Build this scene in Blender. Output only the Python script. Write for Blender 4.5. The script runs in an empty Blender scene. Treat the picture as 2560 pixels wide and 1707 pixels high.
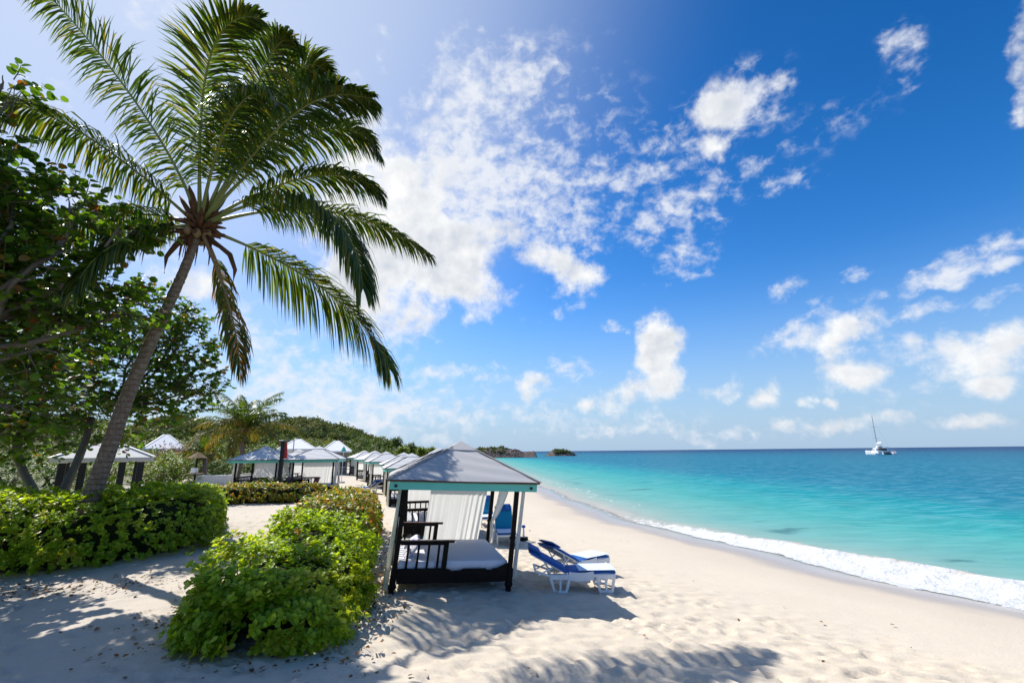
import bpy, math, random
import numpy as np
from mathutils import Vector, Matrix, noise as mnoise

# ------------------------------------------------------------------ camera, sky, sun
sc = bpy.context.scene
rnd = random.Random(7)
rng = np.random.default_rng(7)
F, CX, CY = 1152.0, 1280.0, 853.5
PITCH, ROLL, H = math.radians(13.42), math.radians(0.6), 2.75
K = 2560.0 / 2352.0                      # working coordinates are 2352 px wide
_f = np.array([0, math.cos(PITCH), math.sin(PITCH)])
_r0 = np.array([1.0, 0, 0]); _u0 = np.cross(_r0, _f)
_c, _s = math.cos(ROLL), math.sin(ROLL)
_r = _c * _r0 - _s * _u0
_u = _s * _r0 + _c * _u0
EYE = np.array([0, 0, H])


def ray(x, y):
    return _f + _r * ((x * K - CX) / F) - _u * ((y * K - CY) / F)


def at(x, y, Y):
    """world point seen at picture position x, y and lying at depth Y"""
    d = ray(x, y)
    return EYE + d * (Y / d[1])


def atz(x, y, z):
    d = ray(x, y)
    return EYE + d * ((z - H) / d[2])


cam_data = bpy.data.cameras.new("camera")
cam_data.sensor_width = 36.0
cam_data.lens = F / 2560.0 * 36.0
cam_data.clip_start = 0.05
cam_data.clip_end = 120000
cam = bpy.data.objects.new("camera", cam_data)
sc.collection.objects.link(cam)
cam.matrix_world = Matrix(((_r[0], _u[0], -_f[0], 0), (_r[1], _u[1], -_f[1], 0),
                           (_r[2], _u[2], -_f[2], H), (0, 0, 0, 1)))
sc.camera = cam

SUN = Vector((-0.534, 0.416, 0.735)).normalized()
sun_el = math.asin(SUN.z)
sun_az = math.atan2(SUN.x, SUN.y)        # clockwise from +Y
sd = bpy.data.lights.new("sun", 'SUN')
sd.energy = 4.4
sd.angle = math.radians(0.5)
sd.color = (1.0, 0.955, 0.89)
so = bpy.data.objects.new("sun", sd)
sc.collection.objects.link(so)
so.rotation_euler = SUN.to_track_quat('Z', 'Y').to_euler()
so.location = (-60, 50, 90)

sc.view_settings.view_transform = 'Standard'
sc.view_settings.look = 'None'
sc.view_settings.gamma = 1.0
sc.view_settings.exposure = 0.50
sc.cycles.max_bounces = 7
sc.cycles.diffuse_bounces = 4
sc.cycles.glossy_bounces = 3
sc.cycles.transmission_bounces = 5
sc.cycles.transparent_max_bounces = 10
sc.cycles.caustics_reflective = False
sc.cycles.caustics_refractive = False
sc.cycles.sample_clamp_indirect = 6
sc.cycles.use_denoising = True

world = bpy.data.worlds.new("World")
sc.world = world
world.use_nodes = True


class NT:
    """small helper to wire nodes"""
    def __init__(s, tree):
        s.t = tree; tree.nodes.clear(); s.n = tree.nodes; s.l = tree.links

    def new(s, typ, **kw):
        n = s.n.new(typ)
        for k, v in kw.items():
            setattr(n, k, v)
        return n

    def put(s, sock, v):
        if v is None:
            return
        if isinstance(v, bpy.types.NodeSocket):
            s.l.new(v, sock)
        else:
            if hasattr(sock.default_value, '__len__') and not isinstance(v, (int, float)):
                v = tuple(v)
                if len(sock.default_value) == 4 and len(v) == 3:
                    v = v + (1,)
            sock.default_value = v

    def m(s, op, a, b=None, c=None, clamp=False):
        n = s.new('ShaderNodeMath', operation=op, use_clamp=clamp)
        s.put(n.inputs[0], a); s.put(n.inputs[1], b); s.put(n.inputs[2], c)
        return n.outputs[0]

    def vm(s, op, a, b=None):
        n = s.new('ShaderNodeVectorMath', operation=op)
        s.put(n.inputs[0], a); s.put(n.inputs[1], b)
        return n.outputs['Value'] if op in ('DOT_PRODUCT', 'LENGTH', 'DISTANCE') else n.outputs[0]

    def noise(s, vec, scale, detail=4, rough=0.5, dist=0.0, lac=2.0):
        n = s.new('ShaderNodeTexNoise')
        s.put(n.inputs['Vector'], vec)
        n.inputs['Scale'].default_value = scale; n.inputs['Detail'].default_value = detail
        n.inputs['Roughness'].default_value = rough; n.inputs['Distortion'].default_value = dist
        n.inputs['Lacunarity'].default_value = lac
        return n.outputs['Fac']

    def mix(s, fac, a, b, blend='MIX'):
        n = s.new('ShaderNodeMix', data_type='RGBA', blend_type=blend)
        s.put(n.inputs[0], fac); s.put(n.inputs[6], a); s.put(n.inputs[7], b)
        return n.outputs[2]

    def ss(s, v, lo, hi, a=0.0, b=1.0):
        n = s.new('ShaderNodeMapRange', interpolation_type='SMOOTHSTEP')
        s.put(n.inputs[0], v); s.put(n.inputs[1], lo); s.put(n.inputs[2], hi)
        s.put(n.inputs[3], a); s.put(n.inputs[4], b)
        return n.outputs[0]

    def ramp(s, fac, stops, interp='LINEAR'):
        n = s.new('ShaderNodeValToRGB')
        cr = n.color_ramp; cr.interpolation = interp
        while len(cr.elements) < len(stops):
            cr.elements.new(0.5)
        for e, (p, c) in zip(cr.elements, stops):
            e.position = p; e.color = tuple(c) + ((1,) if len(c) == 3 else ())
        s.put(n.inputs[0], fac)
        return n.outputs[0]


SKY_STRENGTH = 0.118


def build_sky():
    w = NT(world.node_tree)
    tc = w.new('ShaderNodeTexCoord').outputs['Generated']
    d = w.vm('NORMALIZE', tc)
    sky = w.new('ShaderNodeTexSky', sky_type='NISHITA')
    sky.sun_disc = False
    sky.sun_elevation = sun_el
    sky.sun_rotation = sun_az
    sky.altitude = 0; sky.air_density = 1.0; sky.dust_density = 0.6; sky.ozone_density = 2.5
    hs = w.new('ShaderNodeHueSaturation')
    hs.inputs['Saturation'].default_value = 1.42
    hs.inputs['Value'].default_value = 0.98
    w.l.new(sky.outputs[0], hs.inputs['Color'])
    base = w.mix(1.0, hs.outputs[0], (0.80, 0.93, 1.10), 'MULTIPLY')
    sepd = w.new('ShaderNodeSeparateXYZ'); w.l.new(d, sepd.inputs[0])
    high = w.ss(sepd.outputs[2], .15, .85, 1.0, .78)
    base = w.mix(1.0, base, high, 'MULTIPLY')
    low = w.m('POWER', w.ss(sepd.outputs[2], -.02, .42, 1, 0), 1.6)
    base = w.mix(w.m('MULTIPLY', low, .92), base, (2.5, 3.5, 4.8))
    # cloud groups: x, y, rx, ry, turn (deg), strength
    cumulus = [
        (890, 560, 130, 175, 0, 1.75), (830, 380, 75, 110, -10, 1.4), (1000, 600, 150, 95, 10, 1.6), (980, 520, 60, 60, 0, 1.2),
        (1300, 620, 120, 40, 8, 1.0), (1665, 240, 70, 46, -25, .86), (1620, 320, 50, 30, -35, 0.72), (1780, 190, 60, 20, -25, 0.6),
        (1518, 815, 48, 68, 0, 1.7), (1535, 872, 58, 45, 0, 1.3), (1450, 890, 80, 42, -15, 0.95), (1640, 895, 45, 32, -15, 0.9), (1340, 918, 28, 14, 0, .7),
        (1220, 905, 38, 30, 0, 0.85), (1063, 922, 30, 18, 0, 0.8), (920, 935, 24, 14, 0, .7), (1765, 905, 45, 24, -20, 0.8),
        (1930, 760, 95, 40, -25, 0.95), (2080, 830, 120, 40, 0, .8), (1990, 860, 100, 32, 0, .75), (2230, 820, 140, 50, -15, .95), (2260, 880, 90, 32, -5, .85), (2340, 770, 80, 50, 0, .8),
        (2345, 90, 36, 90, 10, .78), (2340, 215, 34, 34, 0, .66),
        (420, 640, 110, 40, 0, 0.7), (350, 640, 40, 28, 0, .8), (250, 520, 220, 160, 0, .45),
        (1980, 975, 200, 22, 0, .75), (2200, 985, 130, 24, 0, .75), (1860, 910, 26, 14, 0, .7), (1920, 912, 20, 12, 0, .7),
        (2000, 700, 36, 16, -20, .6), (2070, 690, 36, 18, -20, .6), (1800, 670, 38, 24, -10, .6)]
    veil = [
        (1690, 240, 120, 70, -25, .7), (1880, 300, 200, 60, -25, .34), (1250, 330, 240, 200, 0, .45),
        (1130, 230, 140, 120, 0, .85), (1050, 330, 130, 110, 0, .85), (1200, 200, 90, 50, -30, .65), (1170, 420, 190, 110, 0, 1.0),
        (1060, 450, 130, 110, 0, .95), (1270, 480, 130, 90, 0, .8), (1430, 390, 150, 60, -15, .62), (1540, 330, 100, 60, -20, .6),
        (1650, 420, 110, 55, -20, .68), (1810, 430, 75, 26, -25, .62), (1550, 490, 120, 50, -20, .66), (1570, 600, 70, 38, -25, .72), (1490, 540, 70, 36, 0, .7),
        (1300, 710, 50, 24, -20, .7), (1420, 755, 26, 14, 0, .6), (970, 755, 32, 18, 0, .6), (900, 780, 60, 30, 0, .6), (2070, 105, 40, 52, 15, .62), (2065, 170, 26, 36, 25, .52),
        (890, 120, 26, 90, 12, .42), (2200, 620, 170, 28, -22, .9), (2120, 640, 60, 20, -20, .7), (2300, 560, 90, 30, -22, .65), (1970, 630, 40, 18, -20, .6),
        (1850, 760, 110, 40, -25, .62), (2150, 720, 110, 24, -14, .66), (2290, 690, 100, 26, -20, .6), (750, 930, 260, 120, 0, .85), (640, 860, 180, 90, 0, .75), (1000, 860, 230, 24, 5, .7), (1200, 950, 330, 40, 0, .55), (1290, 850, 70, 22, 5, .66),
        (1500, 985, 420, 26, 0, .55), (2200, 860, 220, 90, -8, .5), (560, 740, 120, 60, 0, .6), (360, 20, 70, 40, 0, .6), (80, 260, 90, 60, 20, .6)]
    warp = w.new('ShaderNodeTexNoise'); warp.inputs['Scale'].default_value = 7; warp.inputs['Detail'].default_value = 5; warp.inputs['Roughness'].default_value = .62
    w.l.new(d, warp.inputs['Vector'])
    wv = w.vm('SUBTRACT', warp.outputs['Color'], (0.5, 0.5, 0.5))
    sc_ = w.new('ShaderNodeVectorMath', operation='SCALE'); w.l.new(wv, sc_.inputs[0]); sc_.inputs['Scale'].default_value = 0.10
    dw = w.vm('ADD', d, sc_.outputs[0])

    def field(blobs, grow, gain):
        acc = None
        for (x, y, rx, ry, turn, k) in blobs:
            a = math.radians(turn)
            n = lambda q: q / np.linalg.norm(q)
            c = n(ray(x, y))
            A = n(ray(x + rx * math.cos(a), y + rx * math.sin(a))) - c
            B = n(ray(x - ry * math.sin(a), y + ry * math.cos(a))) - c
            A *= grow; B *= grow
            A -= c * (A @ c); B -= c * (B @ c)
            g = np.linalg.inv(np.array([[A @ A, A @ B], [A @ B, B @ B]]))
            da = g[0, 0] * A + g[0, 1] * B
            db = g[1, 0] * A + g[1, 1] * B
            uu = w.vm('DOT_PRODUCT', dw, tuple(da)); vv = w.vm('DOT_PRODUCT', dw, tuple(db))
            q = w.m('MULTIPLY_ADD', vv, vv, w.m('MULTIPLY', uu, uu))
            e = w.m('MULTIPLY', w.m('POWER', 2.2, w.m('MULTIPLY', q, -1.0)), k * gain)
            acc = e if acc is None else w.m('SMOOTH_MAX', acc, e, 0.12)
        return acc

    front = w.ss(w.vm('DOT_PRODUCT', d, (0, 1, 0)), 0.0, 0.15)
    fc = w.m('MULTIPLY', field(cumulus, 1.08, 1.0), front)
    fv = w.m('MULTIPLY', field(veil, 1.15, 1.05), front)
    # sky outside the picture: scattered cloud from noise alone
    back = w.m('MULTIPLY', w.m('SUBTRACT', 1.0, front), w.ss(w.noise(d, 2.2, 3), .45, .75, 0, .8))
    fc = w.m('ADD', fc, back)
    n1 = w.noise(d, 9.5, 10, .62)
    sun_shift = w.vm('ADD', d, tuple(0.016 * v for v in SUN))
    n1s = w.noise(sun_shift, 9.0, 5, .5)
    n1l = w.noise(d, 9.0, 5, .5)
    mp = w.new('ShaderNodeMapping'); w.l.new(d, mp.inputs['Vector'])
    mp.inputs['Scale'].default_value = (1.0, 1.0, 1.35)
    n2 = w.noise(mp.outputs[0], 30.0, 7, .60, 0.25)
    n3 = w.noise(mp.outputs[0], 7.0, 4, .55)
    cd = w.m('ADD', fc, w.m('MULTIPLY', w.m('SUBTRACT', n1, .5), 3.2))
    cden = w.m('MULTIPLY', w.ss(cd, 0.34, 1.10), w.ss(fc, .10, .30))
    vd = w.m('ADD', fv, w.m('ADD', w.m('MULTIPLY', w.m('SUBTRACT', n2, .5), 2.3), w.m('MULTIPLY', w.m('SUBTRACT', n3, .5), 1.2)))
    vden = w.m('MULTIPLY', w.m('MULTIPLY', w.ss(vd, 0.26, 1.30), 0.92), w.ss(fv, .14, .40))
    # bright sun-side edges, greyer bodies and bases
    lit = w.m('ADD', w.m('MULTIPLY', w.m('SUBTRACT', n1l, n1s), 3.4), .62)
    thick = w.ss(cd, .85, 1.7)
    lit = w.m('SUBTRACT', lit, w.m('MULTIPLY', thick, .26), clamp=True)
    ccol = w.mix(lit, (3.75, 4.05, 4.55), (6.25, 6.25, 6.2))
    vcol = (5.15, 5.35, 5.75)
    glow = w.ss(w.vm('DOT_PRODUCT', d, tuple(SUN)), .50, 1.04)
    glow = w.m('POWER', glow, 1.7)
    base = w.mix(w.m('MULTIPLY', glow, .95), base, (3.5, 4.15, 5.45))
    c1 = w.mix(vden, base, vcol)
    c2 = w.mix(cden, c1, ccol)
    bg = w.new('ShaderNodeBackground')
    w.l.new(c2, bg.inputs['Color']); bg.inputs['Strength'].default_value = SKY_STRENGTH
    out = w.new('ShaderNodeOutputWorld'); w.l.new(bg.outputs[0], out.inputs['Surface'])


build_sky()
world.cycles.sampling_method = 'MANUAL'
world.cycles.sample_map_resolution = 512


# ------------------------------------------------------------------ mesh helpers
class MB:
    """collects geometry, then links it as one mesh object"""
    def __init__(s):
        s.v = []; s.f = []; s.n = 0

    def add(s, verts, faces):
        verts = np.asarray(verts, float).reshape(-1, 3)
        s.v.append(verts)
        o = s.n
        for f in faces:
            s.f.append((np.asarray(f, np.int64) + o).reshape(1, -1))
        s.n += len(verts)

    def arr(s, verts, faces):
        """verts (N,k,3) copies of one template whose faces are given once"""
        N, k, _ = verts.shape
        s.v.append(verts.reshape(-1, 3))
        off = (np.arange(N) * k + s.n)[:, None]
        for f in faces:
            s.f.append(off + np.asarray(f)[None, :])
        s.n += N * k

    def grid(s, P):
        """P (a,b,3) grid of points"""
        a, b, _ = P.shape
        i = np.arange(a * b).reshape(a, b) + s.n
        s.v.append(P.reshape(-1, 3)); s.n += a * b
        s.f.append(np.stack([i[:-1, :-1], i[1:, :-1], i[1:, 1:], i[:-1, 1:]], -1).reshape(-1, 4))

    def box(s, c, size, R=None):
        hx, hy, hz = (q / 2 for q in size)
        v = np.array([(x, y, z) for x in (-hx, hx) for y in (-hy, hy) for z in (-hz, hz)])
        if R is not None:
            v = v @ np.array(R).T
        s.add(v + np.array(c), [(0, 1, 3, 2), (4, 6, 7, 5), (0, 4, 5, 1), (2, 3, 7, 6), (0, 2, 6, 4), (1, 5, 7, 3)])

    def rbox(s, c, size, b=0.01):
        """box with chamfered edges"""
        hx, hy, hz = (q / 2 for q in size)
        b = min(b, hx * .9, hy * .9, hz * .9)
        v = []; idx = {}
        for sx in (-1, 1):
            for sy in (-1, 1):
                for sz in (-1, 1):
                    for ax in range(3):
                        p = [sx * (hx - b), sy * (hy - b), sz * (hz - b)]
                        p[ax] = (sx * hx, sy * hy, sz * hz)[ax]
                        idx[(sx, sy, sz, ax)] = len(v); v.append(p)
        fs = []
        for ax in range(3):
            o = [a for a in range(3) if a != ax]
            for sg in (-1, 1):
                q = []
                for (p, r) in ((-1, -1), (1, -1), (1, 1), (-1, 1)):
                    k = [0, 0, 0]; k[ax] = sg; k[o[0]] = p; k[o[1]] = r
                    q.append(idx[(*k, ax)])
                fs.append(q)
        for ax in range(3):
            o = [a for a in range(3) if a != ax]
            for p in (-1, 1):
                for r in (-1, 1):
                    k0 = [0, 0, 0]; k1 = [0, 0, 0]
                    k0[ax] = -1; k1[ax] = 1
                    for k in (k0, k1):
                        k[o[0]] = p; k[o[1]] = r
                    fs.append([idx[(*k0, o[0])], idx[(*k1, o[0])], idx[(*k1, o[1])], idx[(*k0, o[1])]])
        for sx in (-1, 1):
            for sy in (-1, 1):
                for sz in (-1, 1):
                    fs.append([idx[(sx, sy, sz, a)] for a in range(3)])
        s.add(np.array(v) + np.array(c), fs)

    def bar(s, p0, p1, w, h=None, up=(0, 0, 1), ext=0.0):
        h = w if h is None else h
        p0, p1 = np.array(p0, float), np.array(p1, float)
        d = p1 - p0; L = np.linalg.norm(d); d /= L
        p0 = p0 - d * ext; p1 = p1 + d * ext
        up = np.array(up, float)
        if abs(d @ up) > .98:
            up = np.array((0, 1.0, 0))
        a = np.cross(d, up); a /= np.linalg.norm(a); b = np.cross(a, d)
        v = [p + a * (w / 2 * i) + b * (h / 2 * j) for p in (p0, p1) for (i, j) in ((-1, -1), (1, -1), (1, 1), (-1, 1))]
        s.add(v, [(3, 2, 1, 0), (4, 5, 6, 7)] + [(i, (i + 1) % 4, 4 + (i + 1) % 4, 4 + i) for i in range(4)])

    def tube(s, pts, radii, n=8, cap=True):
        pts = np.asarray(pts, float); m = len(pts)
        radii = np.broadcast_to(np.asarray(radii, float), (m,))
        t = np.gradient(pts, axis=0); t /= np.linalg.norm(t, axis=1)[:, None] + 1e-9
        ref = np.array((0, 0, 1.0)) if abs(t[0][2]) < .9 else np.array((1.0, 0, 0))
        a = np.cross(t, ref); a /= np.linalg.norm(a, axis=1)[:, None] + 1e-9
        b = np.cross(t, a)
        an = np.arange(n) * 2 * math.pi / n
        ring = pts[:, None] + radii[:, None, None] * (a[:, None] * np.cos(an)[None, :, None] + b[:, None] * np.sin(an)[None, :, None])
        fs = [(i * n + j, i * n + (j + 1) % n, (i + 1) * n + (j + 1) % n, (i + 1) * n + j) for i in range(m - 1) for j in range(n)]
        if cap:
            fs += [tuple(range(n))[::-1], tuple(range((m - 1) * n, m * n))]
        s.add(ring.reshape(-1, 3), fs)

    def ball(s, c, r, n=10, m=7, sq=(1, 1, 1)):
        P = []
        for i in range(m + 1):
            th = math.pi * i / m
            for j in range(n):
                ph = 2 * math.pi * j / n
                P.append((c[0] + r * sq[0] * math.sin(th) * math.cos(ph), c[1] + r * sq[1] * math.sin(th) * math.sin(ph), c[2] + r * sq[2] * math.cos(th)))
        s.add(P, [(i * n + j, (i + 1) * n + j, (i + 1) * n + (j + 1) % n, i * n + (j + 1) % n) for i in range(m) for j in range(n)])

    def build(s, name, mat, parent=None, base=None, smooth=False, M=None, loc=None):
        V = np.concatenate(s.v) if s.v else np.zeros((0, 3))
        if M is not None:
            V = M(V)
        if base is not None:
            V = V - np.array(base)
        me = bpy.data.meshes.new(name)
        me.vertices.add(len(V)); me.vertices.foreach_set('co', V.astype(np.float32).ravel())
        tot = np.concatenate([np.full(len(f), f.shape[1]) for f in s.f])
        li = np.concatenate([f.ravel() for f in s.f])
        me.loops.add(len(li)); me.loops.foreach_set('vertex_index', li.astype(np.int32))
        st = np.concatenate([[0], np.cumsum(tot)[:-1]])
        me.polygons.add(len(tot))
        me.polygons.foreach_set('loop_start', st.astype(np.int32))
        me.polygons.foreach_set('loop_total', tot.astype(np.int32))
        me.polygons.foreach_set('use_smooth', np.full(len(tot), bool(smooth)))
        me.update(calc_edges=True); me.validate()
        me.materials.append(mat)
        o = bpy.data.objects.new(name, me)
        sc.collection.objects.link(o)
        if parent is not None:
            o.parent = parent
        if loc is not None:
            o.location = loc
        return o


def tag(o, label=None, cat=None, group=None, kind=None):
    if label: o['label'] = label
    if cat: o['category'] = cat
    if group: o['group'] = group
    if kind: o['kind'] = kind
    return o


def thing(name, label, cat, loc, rz=0.0, group=None):
    o = bpy.data.objects.new(name, None)
    o.empty_display_size = .2
    sc.collection.objects.link(o)
    o.location = loc; o.rotation_euler = (0, 0, rz)
    return tag(o, label, cat, group)


def dup(root, loc, rz, label, scale=None):
    r = root.copy(); sc.collection.objects.link(r)
    r.location = loc; r.rotation_euler = (0, 0, rz); r['label'] = label
    if scale: r.scale = scale
    for ch in list(root.children):
        c = ch.copy(); sc.collection.objects.link(c); c.parent = r
        for g in list(ch.children):
            q = g.copy(); sc.collection.objects.link(q); q.parent = c
    return r


# ------------------------------------------------------------------ materials
def mat(name):
    m = bpy.data.materials.new(name); m.use_nodes = True
    return m, NT(m.node_tree)


def pbsdf(w, col, rough=.6, spec=.4, normal=None, metal=0.0):
    b = w.new('ShaderNodeBsdfPrincipled')
    w.put(b.inputs['Base Color'], col); w.put(b.inputs['Roughness'], rough)
    b.inputs['Specular IOR Level'].default_value = spec
    b.inputs['Metallic'].default_value = metal
    if normal is not None: w.l.new(normal, b.inputs['Normal'])
    return b.outputs[0]


def finish(w, sh):
    o = w.new('ShaderNodeOutputMaterial'); w.l.new(sh, o.inputs['Surface'])


def bump(w, h, strength=.5, dist=.02):
    b = w.new('ShaderNodeBump'); b.inputs['Strength'].default_value = strength; b.inputs['Distance'].default_value = dist
    w.l.new(h, b.inputs['Height']); return b.outputs[0]


def objco(w):
    return w.new('ShaderNodeTexCoord').outputs['Object']


def plain(name, col, rough=.55, spec=.4, var=.12, scale=6, bumpy=0.0, metal=0.0):
    m, w = mat(name)
    co = objco(w)
    n = w.noise(co, scale, 6, .6)
    c = w.mix(n, tuple(q * (1 - var) for q in col), tuple(min(1, q * (1 + var)) for q in col))
    nm = bump(w, w.noise(co, scale * 6, 4), bumpy, .01) if bumpy else None
    finish(w, pbsdf(w, c, rough, spec, nm, metal))
    return m


def leafmat(name, stops, trans=.35, rough=.42, spec=.35, patch=None, tint=(1.5, 1.45, .5)):
    m, w = mat(name)
    geo = w.new('ShaderNodeNewGeometry')
    c = w.ramp(geo.outputs['Random Per Island'], stops)
    if patch:                                            # whole sprays that have turned another colour
        pn = w.noise(geo.outputs['Position'], patch[0], 2, .5)
        k = w.ss(pn, patch[1], patch[1] + .1)
        c = w.mix(k, c, w.ramp(geo.outputs['Random Per Island'], patch[2]))
    p = pbsdf(w, c, rough, spec)
    t = w.new('ShaderNodeBsdfTranslucent')
    w.l.new(w.mix(1.0, c, tint, 'MULTIPLY'), t.inputs['Color'])
    mx = w.new('ShaderNodeMixShader'); mx.inputs[0].default_value = trans
    w.l.new(p, mx.inputs[1]); w.l.new(t.outputs[0], mx.inputs[2])
    finish(w, mx.outputs[0])
    return m


M_palm = leafmat('palm_leaflet', [(0, (.022, .050, .010)), (.5, (.055, .100, .014)), (.8, (.11, .155, .018)), (1, (.21, .17, .03))], .50, .38, .45, tint=(1.9, 1.75, .5))
M_palm_young = leafmat('palm_leaflet_young', [(0, (.04, .08, .012)), (.5, (.085, .15, .016)), (.85, (.16, .21, .02)), (1, (.28, .22, .03))], .45, .4, .4)
M_palm_dry = leafmat('palm_leaflet_drying', [(0, (.04, .07, .014)), (.5, (.09, .12, .02)), (.75, (.24, .12, .03)), (1, (.30, .17, .06))], .4, .5, .3, tint=(1.4, 1.2, .6))
M_palm_y = leafmat('palm_leaflet_yellow', [(0, (.06, .10, .015)), (.45, (.14, .16, .02)), (.7, (.34, .22, .02)), (1, (.42, .26, .05))], .35, .5, .3, tint=(1.3, 1.2, .5))
M_grape = leafmat('sea_grape_leaf', [(0, (.028, .068, .010)), (.5, (.080, .175, .016)), (.9, (.16, .28, .024)), (.95, (.20, .15, .02)), (1, (.24, .08, .02))], .46, .36, .4)
M_hedge = leafmat('hedge_leaf', [(0, (.13, .23, .012)), (.5, (.28, .41, .018)), (.93, (.42, .53, .04)), (1, (.48, .44, .08))], .55, .4, .4, patch=(1.3, .53, [(0, (.20, .27, .012)), (.5, (.38, .46, .03)), (.9, (.52, .54, .06)), (1, (.42, .26, .06))]))
M_hedge_o = leafmat('hedge_leaf_rusty', [(0, (.10, .16, .013)), (.5, (.20, .28, .02)), (.68, (.32, .36, .035)), (.80, (.55, .20, .025)), (.92, (.52, .34, .03)), (1, (.55, .10, .04))], .42, .4, .4)
M_bush = leafmat('shrub_leaf', [(0, (.03, .07, .012)), (.5, (.085, .16, .018)), (.9, (.15, .22, .03)), (1, (.28, .2, .05))], .3, .5, .3)
M_bush_y = leafmat('shrub_leaf_pale', [(0, (.06, .12, .012)), (.5, (.14, .24, .02)), (.88, (.24, .32, .03)), (1, (.40, .2, .04))], .3, .5, .3)
M_flower = leafmat('bougainvillea', [(0, (.05, .08, .015)), (.6, (.09, .12, .03)), (.75, (.45, .04, .10)), (1, (.55, .12, .16))], .3, .5, .3)
M_wood_hill = leafmat('hill_scrub_leaf', [(0, (.030, .055, .014)), (.5, (.075, .115, .024)), (.85, (.13, .16, .04)), (1, (.22, .20, .07))], .2, .7, .2, patch=(.045, .50, [(0, (.06, .085, .02)), (.5, (.13, .15, .04)), (1, (.24, .22, .09))]))
M_core = plain('shaded_core', (.020, .026, .010), .9, .1)  # dark colour carries the shade inside the hedges
M_stem = plain('stem', (.16, .11, .07), .85, .2, .3, 12, .5)
M_bark = plain('grey_bark', (.17, .145, .12), .9, .2, .4, 7, .7)
M_fibre = plain('palm_fibre', (.12, .058, .028), .9, .15, .5, 9, .8)
M_rachis = plain('rachis', (.20, .22, .06), .5, .35, .25, 4)
M_rachis_dry = plain('rachis_dry', (.28, .18, .08), .6, .3, .25, 4)

M_dark = plain('dark_stained_wood', (.007, .005, .0045), .5, .14, .35, 10, .15)
M_brown = plain('red_brown_wood', (.095, .030, .020), .38, .4, .35, 9, .15)
M_teal = plain('teal_paint', (.15, .58, .46), .5, .35, .10, 5, .05)
M_bolt = plain('bolt', (.012, .012, .014), .45, .4)
M_white = plain('white_plastic', (.78, .79, .80), .38, .45, .04, 5)
M_whitepaint = plain('white_paint', (.74, .73, .71), .6, .3, .08, 3)
M_blue = plain('blue_canvas', (.014, .095, .34), .7, .25, .2, 8, .1)
M_teal_blue = plain('turquoise_canvas', (.01, .25, .40), .7, .25, .15, 8, .1)
M_pale = plain('pale_canvas', (.60, .70, .82), .75, .2, .06, 6, .1)
M_red = plain('red_paint', (.50, .03, .04), .5, .4)
M_black = plain('black_paint', (.012, .012, .013), .45, .4)
M_grey = plain('grey_metal', (.25, .27, .29), .4, .5, metal=.3)
M_glass = plain('tinted_window', (.015, .018, .022), .08, .6)
M_deck = plain('deck_boards', (.32, .22, .17), .75, .2, .2, 6, .2)
M_thatch = plain('thatch', (.24, .18, .11), .9, .1, .35, 14, .6)
M_litter = leafmat('dry_leaf', [(0, (.10, .05, .03)), (.5, (.22, .11, .05)), (1, (.35, .20, .10))], .1, .8, .1)
M_stone_wall = plain('stone_wall', (.30, .25, .21), .9, .2, .4, 5, .6)


def cloth(name, col, trans):
    m, w = mat(name)
    co = objco(w)
    c = w.mix(w.noise(co, 3, 4), tuple(q * .95 for q in col), col)
    p = pbsdf(w, c, .85, .15, bump(w, w.noise(co, 40, 3), .15, .005))
    t = w.new('ShaderNodeBsdfTranslucent'); w.l.new(c, t.inputs['Color'])
    mx = w.new('ShaderNodeMixShader'); mx.inputs[0].default_value = trans
    w.l.new(p, mx.inputs[1]); w.l.new(t.outputs[0], mx.inputs[2])
    finish(w, mx.outputs[0]); return m


M_curtain = cloth('curtain_cloth', (.82, .81, .77), .55)
M_curtain_cream = cloth('cream_curtain_cloth', (.84, .82, .70), .55)
M_sheet = cloth('bed_sheet', (.76, .76, .82), .05)


def pillow_mat():
    m, w = mat('patterned_pillow')
    co = objco(w)
    v = w.new('ShaderNodeTexVoronoi'); v.inputs['Scale'].default_value = 16; w.l.new(co, v.inputs['Vector'])
    c = w.mix(w.ss(v.outputs['Distance'], .25, .4), (.22, .20, .50), (.72, .70, .78))
    finish(w, pbsdf(w, c, .85, .15)); return m


M_pillow = pillow_mat()


def roof_mat(name, a, b):
    m, w = mat(name)
    co = objco(w)
    sep = w.new('ShaderNodeSeparateXYZ'); w.l.new(co, sep.inputs[0])
    rows = w.m('FRACT', w.m('MULTIPLY', sep.outputs[2], 13.0))
    n = w.noise(co, 5, 7, .65)
    n2 = w.noise(co, 45, 3, .6)
    f = w.m('ADD', w.m('MULTIPLY', n, .6), w.m('MULTIPLY', n2, .4))
    c = w.mix(f, a, b)
    c = w.mix(w.m('MULTIPLY', w.ss(rows, .0, .10, 1, 0), .14), c, tuple(q * .5 for q in a))
    hgt = w.m('ADD', rows, w.m('MULTIPLY', n2, .6))
    finish(w, pbsdf(w, c, .85, .2, bump(w, hgt, .2, .008))); return m


M_roof = roof_mat('grey_shingle', (.43, .42, .41), (.52, .505, .49))
M_roof_pale = roof_mat('pale_shingle', (.56, .555, .55), (.68, .67, .66))
M_roof_white = roof_mat('white_shingle', (.66, .66, .66), (.8, .8, .8))
M_cap = plain('ridge_tile', (.27, .25, .24), .85, .2, .2, 9, .3)


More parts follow.
